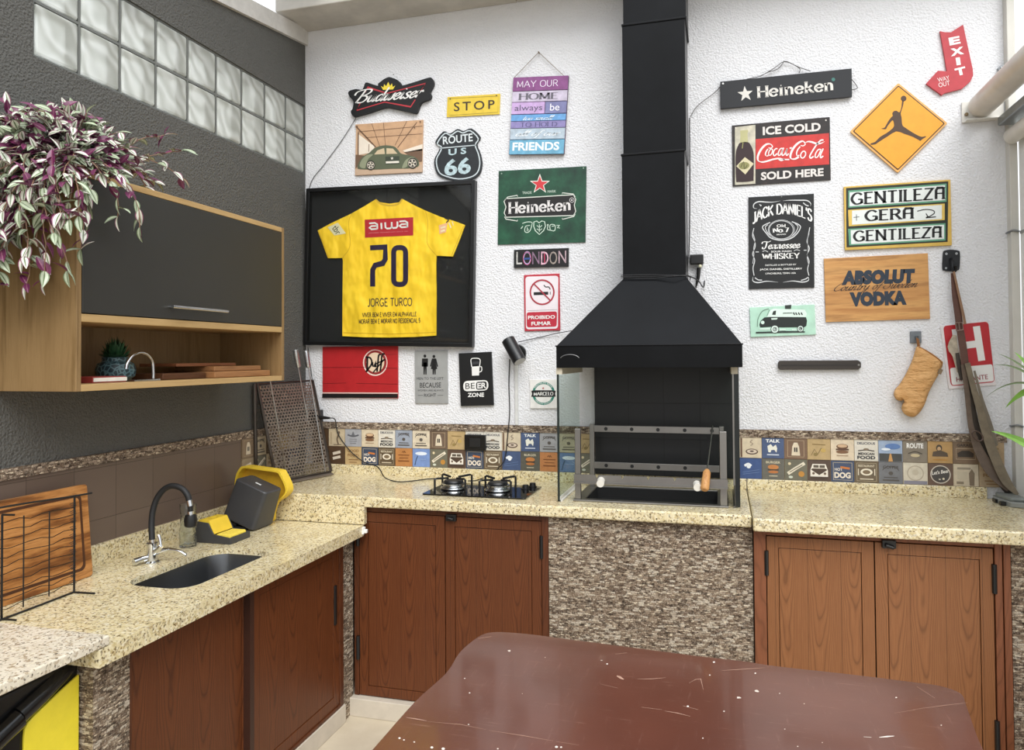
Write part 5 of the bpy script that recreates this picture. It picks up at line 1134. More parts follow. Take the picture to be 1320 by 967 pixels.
s.mark('hop_print', [line2(z([(335, 725), (355, 700)]), 1), line2(z([(350, 670), (400, 655), (450, 660), (445, 700), (430, 745), (400, 765), (375, 750), (385, 700), (430, 690)]), .9, smooth=3), line2(z([(400, 750), (400, 710), (415, 745)]), .8),
   line2(z([(470, 655), (500, 645), (525, 665), (550, 645), (580, 650), (590, 700), (570, 745), (527, 785), (485, 745), (468, 700)]), 1.1, closed=True), line2(z([(527, 760), (527, 680)]), .9), line2(z([(500, 690), (527, 715), (555, 690)]), .8), line2(z([(500, 725), (527, 745), (555, 725)]), .8),
   line2(z([(605, 690), (620, 680), (610, 730), (640, 740), (685, 745), (690, 690), (650, 680), (635, 700), (640, 735)]), .9, smooth=3), line2(z([(655, 700), (685, 695)]), .8), line2(z([(705, 690), (735, 690), (715, 715), (740, 718)]), .8)], P('#c9dccb'))
s.mark('screw', [poly2(ell(*z(135, 152), .9)), poly2(ell(*z(985, 95), .9))], P('#8fa596'), 2)
# --- black city-name sign
z = crop(650, 310, 7.74)
s = Sign('city_sign', 'narrow black sign spelling LONDON in patterned letters', 'sign', [z(97, 92), z(643, 77), z(640, 258), z(97, 276)], .012, plain('#0a0809', .5))
for ch, x0, x1, y0, y1, c in (('L', 122, 178, 240, 115, '#c9c6c0'), ('O', 188, 270, 250, 108, '#b9a6d0'), ('N', 280, 352, 238, 115, '#8d6f86'), ('D', 368, 442, 242, 112, '#e4b6c6'), ('O', 452, 528, 240, 112, '#a79a90'), ('N', 542, 618, 228, 105, '#c4a9b0')):
    s.mark('lettering', [text(ch, z(x0, y0), z(x1, y0-3), z(x0, y1), .0)], plain(c, .45, 0, .25, 60))
s.mark('pattern', [line2(z([(195, 185), (265, 180)]), 2.4)], P('#2f4d8a'), 2); s.mark('pattern', [line2(ell(*z(229, 180), 5.1, 8.3), .7, closed=True), line2(z([(402, 130), (405, 225)]), 1.4)], P('#b0395a'), 2)
# --- no-smoking sign
s = Sign('no_smoking_sign', 'red and white no-smoking sign reading PROIBIDO FUMAR', 'sign', [z(196, 342), z(556, 333), z(553, 893), z(203, 908)], .008, plain('#b9303f', .4, 0, .03))
def quadrr(pts, r, n=4):
    """rounded quadrilateral"""
    out = []; m = len(pts)
    for i in range(m):
        p0, p1, p2 = [np.array(pts[j % m], float) for j in (i-1, i, i+1)]
        a = p1+(p0-p1)/np.hypot(*(p0-p1))*r; b = p1+(p2-p1)/np.hypot(*(p2-p1))*r
        for k in range(n+1):
            t = k/n; out.append(tuple(a*(1-t)**2+2*p1*t*(1-t)+b*t*t))
    return out
s.mark('face', [poly2(quadrr(z([(212, 362), (540, 352), (536, 880), (218, 888)]), 4))], P('#e8dfe2'))
s.mark('ring', [line2(ell(*z(379, 517), 15.2, 15.6), 2.0, closed=True)], P('#a8303f'), 3)
s.mark('cigarette', [poly2(z([(295, 517), (440, 512), (440, 542), (295, 547)])), poly2(z([(457, 512), (463, 512), (463, 540), (457, 541)])), line2(z([(396, 446), (415, 465), (445, 465), (460, 490)]), 1.3, smooth=3)], INK, 2)
s.mark('slash', [line2(z([(296, 432), (462, 600)]), 1.7)], P('#a8303f'), 4)
s.mark('small_print', [line2(z([(232, 702), (528, 690)]), .4)], P('#8d7b80'), 2)
s.mark('panel', [poly2(quadrr(z([(224, 718), (528, 708), (524, 860), (226, 868)]), 3.2))], P('#b9263a'), 2)
s.mark('lettering', [text('PROIBIDO', z(238, 788), z(508, 781), z(238, 752), .03), text('FUMAR', z(272, 850), z(468, 845), z(272, 812), .03)], WT, 3)
# --- framed football shirt
z = crop(395, 230, 5.739); y2 = lambda pts: [(p[0], p[1]+573.9) for p in pts]
fs = Sign('framed_shirt', 'black shadow-box frame holding a yellow football shirt with number 70', 'picture', [(396, 243.5), (613.5, 235), (612.8, 446.5), (397, 446)], .006, plain('#0c0d0f', .8))
mb = MB()
hw, hh = fs.w/2, fs.h/2; b = .022
mb.prism([(-hw, -hh), (hw, -hh), (hw, hh), (-hw, hh)], -.040, -.0005, 'y', [[(-hw+b, -hh+b), (hw-b, -hh+b), (hw-b, hh-b), (-hw+b, hh-b)]])
part(fs.o, 'frame', mb, plain('#0a0a0b', .4), bevel=.002, local=True)
so = [(90, 388), (180, 338), (340, 262), (440, 205), (520, 156), (545, 178), (620, 190), (690, 180), (715, 154), (790, 195), (880, 238), (1000, 288), (1100, 318), (1178, 347), (1140, 450), (1088, 580), (1030, 577), (968, 574)]
so += y2([(965, 60), (966, 300), (964, 590), (800, 600), (620, 604), (430, 602), (272, 594), (273, 300), (276, 40)])+[(272, 590), (220, 592), (165, 592), (125, 480)]
SHM = NT('yellow_shirt_cloth'); _c = SHM.coord(); _w = SHM.noise(SHM.coord((7, 7, 4)), 1.5, 2, .4)
SHM.col(SHM.ramp(SHM.noise(_c, 4, 2), [(.3, '#ffd02c'), (.7, '#ffd636')])); SHM.set(.6, spec=.3); SHM.bump(_w, 1.0, .045)
pts = [fs.L(*z(*p)) for p in so]
# a grid-filled, slightly padded shirt: tessellate, then push the inside forward
m = MB(); m.prism(pts, -.016, -.007, 'y'); shirt = part(fs.o, 'shirt', m, SHM.m, 'yellow shirt', local=True, bevel=.003)
def shm(name, shapes, c, k=1):
    mb = MB(); y = -.0165-.0006*k
    for V, F in shapes: mb.add([(fs.L(*p)[0], y, fs.L(*p)[1]) for p in V], F)
    return part(shirt, name, mb, c if not isinstance(c, str) else plain(c, .55, 0, .02), local=True)
shm('collar', [line2(z([(520, 160), (555, 190), (620, 203), (685, 193), (715, 158)]), 2.2, smooth=3)], '#d9ae20')
shm('hem', [line2(z(y2([(276, 568), (620, 578), (962, 566)])), .5), line2(z([(345, 262), (320, 330), (330, 500), (275, 590)]), .5, smooth=4), line2(z([(885, 238), (905, 330), (900, 480), (968, 574)]), .5, smooth=4), line2(z([(98, 392), (170, 580)]), .5), line2(z([(1168, 352), (1078, 576)]), .5)], '#c59a1a')
shm('print_panel', [poly2(z([(438, 308), (797, 290), (797, 424), (440, 441)]))], '#b8202c')
A_ = lambda x, y: line2(z([(x, y-42), (x+45, y-44), (x+62, y-34), (x+62, y)]), 2.1)
aw = []
for x, y in ((468, 382), (690, 368)):
    aw += [line2(z([(x+4, y-46), (x+46, y-50), (x+62, y-40), (x+64, y-4)]), 2.0), line2(z([(x+62, y-28), (x+20, y-26), (x+6, y-14), (x+20, y-3), (x+64, y-6)]), 1.9)]
aw += [line2(z([(563, 378), (561, 332)]), 2.2), line2(z([(590, 328), (592, 366), (604, 374), (628, 372), (638, 362)]), 2.1), line2(z([(638, 326), (638, 362), (650, 370), (672, 368), (680, 358), (680, 322)]), 2.1)]
shm('lettering', aw, WT, 2)
shm('lettering', [text('JAPANESE TECHNOLOGY SINCE 1951', z(468, 413), z(758, 399), z(468, 404))], '#d98f92', 2)
NV_ = plain('#23183a', .5, 0, .02)
shm('number', [line2(z([(478, 516), (590, 510), (590, 600), (572, 630), (515, 645), (497, 680)]+y2([(497, 120), (497, 228)])), 6.6), line2(quadrr(z([(652, 514), (740, 514)]+y2([(740, 212), (652, 212)])), 6.8, 5), 6.6, closed=True)], NV_, 1)
shm('lettering', [sktext('JORGE TURCO', *z(y2([(460, 378), (788, 372), (460, 314)])), w=.13, thin=1.0)], NV_, 1)
shm('lettering', [sktext('VIVER BEM E VIVER EM ALPHAVILLE', *z(y2([(420, 455), (820, 448), (420, 420)])), w=.17, thin=1.0), sktext('MORAR BEM E MORAR NO RESIDENCIAL 5', *z(y2([(395, 505), (848, 496), (395, 468)])), w=.17, thin=1.0)], plain('#3d2a2c', .5), 1)
shm('sleeve_patch', [poly2(z([(165, 365), (240, 330), (300, 410), (215, 425)]))], '#e4dcb4')
shm('sleeve_print', [text('tbr', z(195, 372), z(232, 425), z(232, 342))], INK, 2)
shm('sleeve_patch', [poly2(z([(985, 350), (1050, 330), (1038, 400), (990, 415)]))], '#f0b98e'); shm('sleeve_print', [line2(z([(1000, 395), (1030, 385)]), 2), line2(z([(1000, 370), (1035, 360)]), 2), line2(z([(1060, 330), (1075, 370)]), 1.5), line2(z([(1085, 322), (1092, 352)]), 1)], '#f2e2c0', 2); shm('sleeve_print', [line2(z([(1028, 296), (1058, 310), (1040, 330)]), 1.4, smooth=3)], INK, 2)
mb = MB(); mb.box(-hw+b-.002, hw-b+.002, -.034, -.0325, -hh+b-.002, hh-b+.002); part(fs.o, 'glass', mb, pane('picture_glass', '#fdfefd', .05), local=True)
# --- red beer board, toilet sign, beer zone
z = crop(410, 440, 5.5)
s = Sign('beer_sign', 'red planked board with a round beer badge below the shirt frame', 'sign', [z(34, 37), z(567, 37), z(566, 402), z(30, 402)], .009, plain('#b02226', .45, 0, .06, 14))
s.mark('plank_line', [line2(z([(36, 186), (240, 186)]), .6), line2(z([(250, 182), (566, 192)]), .6), line2(z([(270, 298), (566, 304)]), .6), line2(z([(34, 300), (200, 296)]), .5), line2(z([(400, 96), (566, 92)]), .4)], P('#6e1417'))
s.mark('lower_band', [poly2(z([(31, 372), (566, 374), (566, 401), (30, 401)]))], INK); s.mark('lower_stripe', [line2(z([(32, 366), (566, 368)]), 1.2)], P('#e0d3c8'), 2)
s.mark('badge', [poly2(ell(*z(406, 152), 15.8, 17.0))], P('#e9cfc4')); s.mark('badge', [poly2(ell(*z(408, 150), 14.4, 15.6))], P('#8e2a2a'), 2); s.mark('badge', [poly2(ell(*z(407, 150), 11.6, 12.8))], P('#e3cbae'), 3)
s.mark('lettering', [join([line2(z([(352, 110), (350, 214)]), 2.4), line2(z([(338, 112), (372, 118), (382, 160), (342, 216)]), 2.2, smooth=3), line2(z([(388, 148), (390, 176), (404, 180), (410, 146), (412, 182)]), 2.0), line2(z([(448, 94), (432, 100), (426, 160), (420, 216)]), 2.2, smooth=3), line2(z([(474, 90), (456, 96), (450, 160), (442, 214)]), 2.2, smooth=3), line2(z([(392, 222), (474, 124)]), 1.6), line2(z([(412, 160), (478, 130)]), 1.6)])], INK, 4)
s = Sign('toilet_sign', 'grey sign with black man and woman figures', 'sign', [z(683, 68), z(916, 66), z(922, 440), z(690, 442)], .008, plain('#a5a6a4', .45, .2, .05, 14))
fig = [poly2(ell(*z(758, 105), 1.8, 2.0)), poly2(quadrr(z([(738, 122), (780, 122), (780, 180), (736, 180)]), .8)), poly2(z([(747, 150), (772, 150), (770, 236), (762, 236), (760, 185), (757, 236), (749, 236)])), poly2(ell(*z(822, 108), 1.8, 2.0)), poly2(z([(808, 122), (838, 122), (852, 178), (844, 182), (834, 150), (846, 196), (836, 198), (834, 236), (827, 236), (824, 198), (821, 236), (813, 236), (812, 198), (800, 196), (812, 150), (803, 180), (794, 178)]))]
s.mark('figure_print', fig, INK)
s.mark('lettering', [text('MEN TO THE LEFT', z(700, 274), z(890, 272), z(700, 256), .0), text('BECAUSE', z(722, 330), z(872, 328), z(722, 294), .01), text('WOMEN ARE ALWAYS', z(706, 355), z(890, 355), z(706, 342)), text('RIGHT', z(752, 394), z(838, 392), z(752, 372), .01), line2(z([(708, 384), (745, 383)]), .5), line2(z([(848, 384), (888, 383)]), .5)], P('#3a3a3b'))
s = Sign('beer_zone_sign', 'black sign with a white beer mug reading BEER ZONE', 'sign', [z(1000, 84), z(1230, 76), z(1242, 452), z(1008, 462)], .014, plain('#0d0e10', .45))
s.mark('mug_print', [poly2(z([(1090, 180), (1145, 176), (1142, 242), (1092, 244)])), line2(z([(1146, 180), (1160, 182), (1160, 210), (1144, 218)]), 1.1, smooth=3), line2(z([(1090, 180), (1085, 130), (1110, 120), (1148, 128), (1146, 176)]), 1.1, smooth=4)], WT)
s.mark('mug_print', [poly2(z([(1094, 165), (1142, 160), (1140, 142), (1096, 146)]))], P('#3a3b3e'))
s.mark('pill', [poly2(quadrr(z([(1030, 282), (1208, 274), (1208, 348), (1030, 356)]), 6.4, 6))], WT)
s.mark('pill', [poly2(quadrr(z([(1122, 288), (1196, 284), (1196, 340), (1122, 344)]), 3, 4))], P('#1a1b1e'), 2)
s.mark('lettering', [text('BE', z(1046, 338), z(1112, 334), z(1046, 298), -.005)], INK, 3); s.mark('lettering', [text('ER', z(1130, 336), z(1194, 332), z(1130, 296), .03), text('ZONE', z(1062, 396), z(1178, 394), z(1062, 366), .03)], WT, 3)
# --- white square tile with a green ring
z = crop(640, 420, 8.06)
s = Sign('name_tile', 'small white square tile with a green ring badge', 'sign', [z(348, 560), z(635, 556), z(638, 858), z(350, 860)], .009, plain('#e6e4df', .4))
s.mark('ring', [line2(ell(*z(490, 703), 13.2, 13.5), 2.9, closed=True)], P('#2c7f6e')); s.mark('star', [poly2(star2(*z(486, 648), 1.7))], P('#a83a3a'), 2)
s.mark('band', [poly2(z([(362, 676), (400, 670), (580, 670), (616, 676), (610, 705), (616, 735), (580, 738), (400, 738), (362, 738), (370, 705)]))], INK, 2)
s.mark('lettering', [sktext('MARCELO', z(388, 727), z(592, 725), z(388, 688), w=.2, thin=.4, serif=.1)], WT, 3)
def arc_text(t, cx, cy, rx, ry, a0, a1, h, inward=False, f=None):
    V, F = (f or glyphs)(t); out = []
    for u, v in V:
        a = math.radians(a0+(a1-a0)*u); k = (-v*h if inward else v*h)
        out.append((cx+(rx+k)*math.cos(a), cy+(ry+k)*math.sin(a)))
    return out, F
cx, cy = z(490, 703); s.mark('small_print', [arc_text('PREMIUM BEER', cx, cy, 12.3, 12.6, 212, 328, 1.9), arc_text('PREMIUM QUALITY', cx, cy, 14.2, 14.4, 142, 38, 1.9, True)], WT, 2)
# --- long black beer sign
z = crop(920, 75, 7.135)
s = Sign('beer_sign', 'long black hanging sign with a white star', 'sign', [z(60, 216), z(1273, 95), z(1269, 353), z(62, 466)], .016, plain('#14161b', .55), back=.006)
s.mark('star', [poly2(star2(*z(291, 330), 10.4, rot=-96))], P('#d9d5cd'))
s.mark('lettering', [sktext('Heineken', z(400, 369), z(1100, 300), z(396, 262), w=.2, thin=.55, serif=.12)], P('#d9d5cd'))
s.mark('mark', [poly2(ell(*z(1100, 197), 2.3))], P('#35736a')); s.mark('screw', [poly2(ell(*z(86, 234), 1.2))], WT); s.mark('screw', [poly2(ell(*z(90, 445), .9)), poly2(ell(*z(1250, 340), .9))], P('#0d0e10'))
def sign_wire(s, name, lines, r, mat):
    m = MB(); c_, n_ = math.cos(s.ang), math.sin(s.ang)
    for L in lines: m.tube([at(px, py, 1, -yy) for px, py, yy in L], r, 6, 3)
    mb = MB(); mb.add([((p[0]-s.c[0])*c_+(p[2]-s.c[2])*n_, p[1], -(p[0]-s.c[0])*n_+(p[2]-s.c[2])*c_) for p in m.v], m.f)
    return part(s.o, name, mb, mat, local=True)
q = lambda x, y, d=.012: (*z(x, y), d)
sign_wire(s, 'cord', [[q(305, 192), q(430, 165), q(560, 90), q(655, 32), q(780, 82), q(890, 120)], [q(430, 168), q(500, 130), q(590, 100), q(640, 40)], [q(785, 135), q(790, 95), q(690, 38), q(640, 28)], [q(60, 265), q(0, 325), q(-150, 440), q(-215, 540)]], .0017, plain('#4a4642', .8))
sign_wire(s, 'cord', [[q(1268, 195), q(1312, 250), q(1318, 280), q(1268, 292)]], .0017, plain('#4a4642', .8))
# --- cola sign
z = crop(940, 145, 9.43)
rm = NT('worn_dark_print'); _c = rm.coord(); rm.col(rm.ramp(rm.noise(_c, 24, 5, .7), [(.35, '#1c1513'), (.62, '#261d1a'), (.74, '#6b4a3c')])); rm.set(.45)
s = Sign('cola_sign', 'red and black tin sign with a drinks bottle, reading ICE COLD SOLD HERE', 'sign', [z(38, 160), z(1227, 52), z(1230, 822), z(38, 898)], .006, rm.m)
s.mark('bottle_panel', [poly2(z([(70, 180), (318, 152), (318, 868), (70, 882)]))], plain('#c9c3ae', .5, 0, .15, 30))
s.mark('red_band', [poly2(z([(322, 326), (1212, 252), (1214, 632), (322, 690)]))], plain('#c8322c', .45, 0, .1, 30))
s.mark('bottle_print', [poly2(z(catmull([(132, 370), (225, 362), (262, 400), (292, 470), (300, 560), (296, 800), (280, 836), (110, 848), (84, 820), (76, 560), (86, 460), (108, 405)], 3, True)))], P('#2c1416'), 2)
s.mark('bottle_print', [poly2(z([(134, 222), (226, 212), (232, 235), (222, 250), (228, 364), (132, 372), (136, 255), (130, 240)]))], P('#b7b382'), 2)
s.mark('bottle_print', [poly2(z([(190, 545), (298, 625), (196, 755), (86, 655)]))], P('#d3c9a4'), 3); s.mark('bottle_print', [poly2(ell(*z(180, 648), 7, 4.6, rot=-.1)), line2(z([(168, 365), (158, 440)]), 1.2)], P('#8d8a55'), 4); s.mark('bottle_print', [line2(z([(140, 670), (175, 600), (185, 690), (220, 640)]), 1, smooth=3)], P('#5a5530'), 5)
s.mark('lettering', [text('ICE COLD', z(408, 280), z(1112, 226), z(406, 176), .035), text('SOLD HERE', z(385, 826), z(1146, 774), z(385, 728), .035)], P('#ddd6d0'), 2)
nb = (.5, .3)
cc = [line2(z([(520, 402), (495, 385), (450, 390), (395, 440), (352, 520), (350, 582), (390, 604), (450, 596), (530, 572), (610, 560), (665, 572), (730, 574)]), 2.6, smooth=4, nib=nb), line2(z([(520, 402), (526, 420), (500, 436), (478, 430)]), 1.2, smooth=4), line2(z([(470, 445), (448, 480), (440, 515), (456, 532), (480, 520)]), 1.7, smooth=4, nib=nb),
  line2(z(ell(502, 484, 20, 42, 16, .38)), 1.3, closed=True), line2(z([(586, 446), (570, 440), (545, 465), (535, 505), (550, 528), (582, 500)]), 1.5, smooth=4), line2(z([(652, 440), (625, 440), (600, 480), (596, 520), (620, 516), (648, 455)]), 1.4, smooth=4), line2(z([(662, 430), (642, 490), (648, 524), (678, 500), (704, 440), (690, 500), (700, 525), (722, 500)]), 1.5, smooth=4),
  line2(z([(735, 438), (760, 430)]), 1.8),
  line2(z([(918, 372), (895, 350), (840, 372), (780, 435), (745, 515), (752, 562), (800, 566), (845, 540)]), 2.7, smooth=4, nib=nb), line2(z([(918, 372), (922, 392), (895, 408), (868, 402)]), 1.2, smooth=4), line2(z([(862, 415), (832, 455), (818, 500), (828, 530), (850, 520)]), 1.6, smooth=4, nib=nb),
  line2(z(ell(898, 514, 28, 44, 16, .38)), 1.5, closed=True),
  line2(z([(912, 378), (955, 356), (1005, 362), (1060, 380), (1115, 376), (1162, 352)]), 2.4, smooth=4, taper=True), line2(z([(1145, 336), (1110, 342), (1058, 398), (1000, 490), (978, 535), (992, 556), (1026, 535)]), 1.8, smooth=4), line2(z([(1118, 455), (1085, 452), (1050, 500), (1045, 545), (1075, 540), (1112, 465)]), 1.5, smooth=4), line2(z([(1142, 440), (1110, 515), (1112, 552), (1142, 530)]), 1.7, smooth=4), line2(z([(600, 566), (632, 584), (672, 568)]), 2.0, smooth=3)]
s.mark('lettering', [join(cc)], P('#efe6e2'), 2)
s.mark('screw', [poly2(ell(*z(1175, 96), 1.0)), poly2(ell(*z(80, 190), .8))], P('#e0d8cf'), 2)
# --- whiskey sign
z = crop(955, 245, 7.16)
s = Sign('whiskey_sign', 'tall black sign with white ornate lettering', 'sign', [z(80, 64), z(681, 36), z(672, 898), z(64, 916)], .007, plain('#0c0d0e', .5))
def jd(u, v):
    x = 108+(660-108)*u; t = (u-.5)*2; y0 = 228+85*t*t-12*u+8*(1-u); h = 105+12*(1-abs(t)) if False else 112
    top = 128+70*t*t-18*u+8*(1-u); return z(x+(.5-u)*-14*v*0, y0+(top-y0)*v)
s.mark('lettering', [warp(skel("JACK DANIEL'S", w=.22, thin=.42, serif=.06, gap=.03), jd)], WT)
orn = [line2(z([(150, 172), (118, 165), (122, 130), (165, 108), (235, 112), (300, 112), (365, 100)]), 1.5, smooth=4, taper=True), line2(z([(388, 100), (450, 95), (540, 95), (610, 98), (645, 125), (640, 150)]), 1.5, smooth=4, taper=True), line2(z([(190, 145), (175, 135), (185, 150)]), 1.3), line2(z([(575, 118), (600, 140), (625, 148)]), 1.3),
  line2(z([(120, 352), (108, 420), (130, 480), (130, 530), (108, 590), (128, 650), (112, 720), (122, 790)]), 1.0, smooth=4), line2(z([(112, 400), (130, 470), (118, 540), (120, 600), (110, 680)]), .7, smooth=4), line2(z([(636, 345), (622, 420), (610, 480), (632, 540), (612, 600), (630, 660), (616, 730), (628, 790)]), 1.0, smooth=4), line2(z([(630, 400), (614, 470), (622, 540), (612, 620), (626, 690)]), .7, smooth=4),
  line2(z([(112, 800), (112, 840), (160, 855), (240, 842), (345, 852)]), 1.4, smooth=4, taper=True), line2(z([(130, 810), (160, 830), (195, 832)]), 1.2, smooth=2), line2(z([(388, 852), (480, 840), (570, 850), (622, 835), (625, 800)]), 1.4, smooth=4, taper=True), line2(z([(555, 835), (600, 820), (620, 805)]), 1.2, smooth=2),
  line2(z(ell(372, 368, 112, 84)), .8, closed=True), line2(z(ell(374, 368, 122, 92)), .5, closed=True), line2(z([(270, 300), (215, 325), (200, 350), (235, 400), (280, 445), (370, 465), (460, 448), (520, 400), (550, 345), (530, 318), (470, 292)]), 1.2, smooth=4), line2(z([(250, 320), (225, 345), (250, 400), (300, 445)]), .9, smooth=3), line2(z([(500, 310), (528, 340), (500, 400), (455, 440)]), .9, smooth=3),
  line2(z([(136, 572), (166, 572)]), 1), line2(z([(200, 568), (225, 560), (250, 572)]), .8, smooth=3), line2(z([(490, 562), (515, 552), (545, 560)]), .8, smooth=3), line2(z([(580, 556), (606, 556)]), 1)]
s.mark('ornament', orn, P('#cfd0d0'))
s.mark('lettering', [text('Old', z(330, 346), z(412, 342), z(330, 318), .02), sktext('No.7', z(296, 395), z(446, 390), z(294, 350), w=.22, thin=.4, serif=.1), text('BRAND', z(330, 418), z(416, 414), z(330, 406), .01)], WT, 2)
s.mark('lettering', [cursive('Tennessee', z(190, 546), z(552, 534), z(188, 474), w=.3, thin=.4, slant=.12, ymin=0, ymax=2), text('SOUR MASH', z(278, 578), z(466, 572), z(278, 562), .02), sktext('WHISKEY', z(196, 642), z(546, 632), z(194, 588), w=.2, thin=.4, serif=.11), text('DISTILLED & BOTTLED BY', z(226, 702), z(512, 694), z(226, 688), .01), text('JACK DANIEL DISTILLERY', z(174, 746), z(566, 738), z(174, 726), .025), text('LYNCHBURG, TENN. USA', z(228, 782), z(508, 776), z(228, 764), .02)], WT, 2)
s.mark('screw', [poly2(ell(*z(376, 62), .8))], P('#6b6c6d'))
# --- orange diamond
z = crop(1090, 100, 7.436)
dm = [(505, 52), (978, 438), (500, 914), (42, 518)]
s = Sign('diamond_sign', 'orange diamond sign with a leaping basketball player silhouette', 'sign', [z(42, 52), z(978, 52), z(978, 914), z(42, 914)], .010, plain('#e2ab62', .45), outline=quadrr(z(dm), 2.4))
sc_ = lambda k: [(508+(p[0]-508)*k, 480+(p[1]-480)*k) for p in dm]
s.mark('border', [poly2(quadrr(z(sc_(.945)), 2))], P('#4a2c10')); s.mark('face', [poly2(quadrr(z(sc_(.915)), 1.6))], plain('#e6a02c', .45, 0, .03), 2)
jm = catmull([(541, 225), (556, 228), (546, 285), (527, 345), (535, 380), (538, 425), (546, 462), (570, 482), (640, 528), (705, 563), (735, 570), (764, 564), (768, 572), (740, 588), (715, 608), (700, 600), (640, 568), (560, 540), (485, 517), (400, 566), (310, 624), (285, 641), (243, 646), (240, 633), (282, 618), (330, 570), (390, 535), (450, 488), (464, 458), (455, 415), (440, 418), (398, 472), (386, 496), (346, 493), (346, 488), (374, 480), (405, 425), (438, 380), (452, 368), (446, 346), (462, 324), (488, 320), (508, 335), (522, 325), (535, 280)], 2, True)
s.mark('silhouette', [poly2(z(jm)), poly2(ell(*z(555, 203), 3.6))], P('#4a3320'), 3)
# --- exit arrow
z = crop(1200, 0, 5.375)
s = Sign('exit_sign', 'red bent arrow sign reading EXIT, WAY OUT', 'sign', [(1194, 31), (1254, 31), (1254, 124), (1194, 124)], .012, plain('#b7373f', .45), outline=[(1211.5, 40), (1218, 41.5), (1226, 41.5), (1241.5, 31.6), (1254, 89), (1254.5, 97), (1251, 105), (1240, 114.5), (1217, 120.5), (1214, 123), (1193.5, 108), (1209, 91), (1220.5, 92), (1216, 65)])
s.mark('lettering', [text('E', z(130, 317), z(206, 302), z(120, 264), .05), text('X', z(138, 392), z(230, 374), z(132, 340), .05), text('I', z(178, 454), z(207, 449), z(170, 402), .07), text('T', z(174, 530), z(246, 512), z(162, 478), .05)], WT)
s.mark('lettering', [text('WAY', z(50, 571), z(131, 553), z(42, 542), .005), text('OUT', z(55, 608), z(133, 590), z(49, 576), .005)], P('#e9d5d2'))
# --- hand-painted panel
z = crop(1080, 225, 8.516)
s = Sign('painted_sign', 'yellow framed hand-painted sign reading GENTILEZA GERA GENTILEZA', 'sign', [z(70, 138), z(1250, 50), z(1238, 782), z(75, 826)], .012, plain('#d3ae52', .55))
s.mark('panel', [poly2(z([(90, 150), (1212, 75), (1205, 740), (95, 800)]))], P('#1d2414'))
s.mark('panel', [poly2(z([(115, 178), (1192, 100), (1192, 300), (115, 365)])), poly2(z([(112, 598), (1180, 535), (1180, 725), (125, 780)]))], P('#5f9a7a'), 2); s.mark('panel', [poly2(z([(112, 390), (1172, 320), (1172, 500), (120, 570)]))], P('#d9b85a'), 2)
s.mark('panel', [poly2(z([(128, 198), (1175, 118), (1178, 282), (128, 350)])), poly2(z([(155, 398), (1140, 335), (1140, 490), (155, 552)])), poly2(z([(140, 612), (1165, 552), (1165, 708), (145, 766)]))], P('#dfe4e0'), 3)
hs = dict(w=.19, thin=.62, serif=.13, gap=.08)
s.mark('lettering', [sktext('GENTILEZa', z(138, 338), z(1178, 272), z(138, 196), **hs), sktext('GENTILEZa', z(165, 742), z(1142, 694), z(165, 612), **hs), sktext('GERa', z(290, 518), z(835, 486), z(290, 388), **hs), line2(z([(172, 472), (235, 466)]), .7), line2(z([(203, 440), (205, 508)]), .7), line2(z([(870, 404), (960, 385), (1040, 395), (1058, 425), (1010, 458), (975, 468)]), 1.2, smooth=4), line2(z([(965, 430), (985, 460), (965, 476), (1075, 466)]), 1.2)], INK, 4)
# --- vodka board
z = crop(1050, 320, 8.25)
vm = grain('vodka_board_wood', '#a8703f', '#d2a062', '#734528', (1.2, 30, 15), .45)
s = Sign('vodka_sign', 'varnished wood-look board with dark blue capital letters', 'sign', [z(103, 108), z(1212, 56), z(1222, 748), z(115, 790)], .008, vm)
NB = P('#232f3d')
s.mark('lettering', [text('ABSOLUT', z(286, 396), z(1057, 372), z(298, 240), .085, 1.06), text('VODKA', z(376, 624), z(980, 604), z(370, 468), .085, 1.06)], NB)
s.mark('lettering', [cursive('Country of Sweden', z(205, 490), z(1095, 446), z(205, 372), w=.17, thin=.3, slant=.55, ymin=-.75, ymax=2)], P('#1f2020'), 2)
# --- van picture
z = crop(955, 380, 7.765)
s = Sign('van_picture', 'small mint green picture of an old black and white van', 'picture', [z(88, 128), z(745, 98), z(744, 398), z(98, 424)], .008, plain('#b5dcc6', .45, 0, .08, 14))
s.mark('van_print', [poly2(z([(185, 300), (200, 260), (235, 228), (300, 222), (652, 226), (662, 262), (655, 312), (635, 325), (380, 328), (300, 322), (195, 328)]))], P('#1b211e'), 2)
s.mark('van_print', [poly2(z([(262, 222), (300, 152), (330, 140), (640, 150), (660, 190), (652, 222)]))], P('#dceee3')); s.mark('van_print', [poly2(z([(312, 200), (325, 165), (352, 158), (348, 202)])), poly2(z([(440, 106), (505, 102), (502, 140), (442, 142)]))]+[line2(z([(a, 178), (a+14, 202)]), 1.5) for a in (525, 548, 575, 602)]+[line2(z([(420, 185), (515, 182)]), .8), poly2(z([(150, 372), (440, 362), (640, 366), (640, 378), (150, 388)]))], P('#27302b'), 3)
s.mark('van_print', [poly2(z([(190, 336), (292, 328), (295, 352), (190, 350)])), poly2(z([(385, 342), (448, 340), (448, 356), (385, 358)])), poly2(z([(510, 342), (558, 340), (558, 355), (510, 356)])), poly2(ell(*z(218, 278), 2.3)), poly2(z([(302, 236), (368, 232), (360, 248), (308, 250)]))], P('#d3e8db'), 3)
for cx, cy, r_ in ((340, 345, 39), (596, 340, 31)):
    s.mark('van_wheel', [poly2(ell(*z(cx, cy), r_/7.765))], P('#d7e8de'), 4); s.mark('van_wheel', [line2(ell(*z(cx, cy), r_/7.765), .7, closed=True), line2(ell(*z(cx, cy), r_*.45/7.765), .8, closed=True), poly2(ell(*z(cx+3, cy-2), .9))], P('#222a26'), 5)
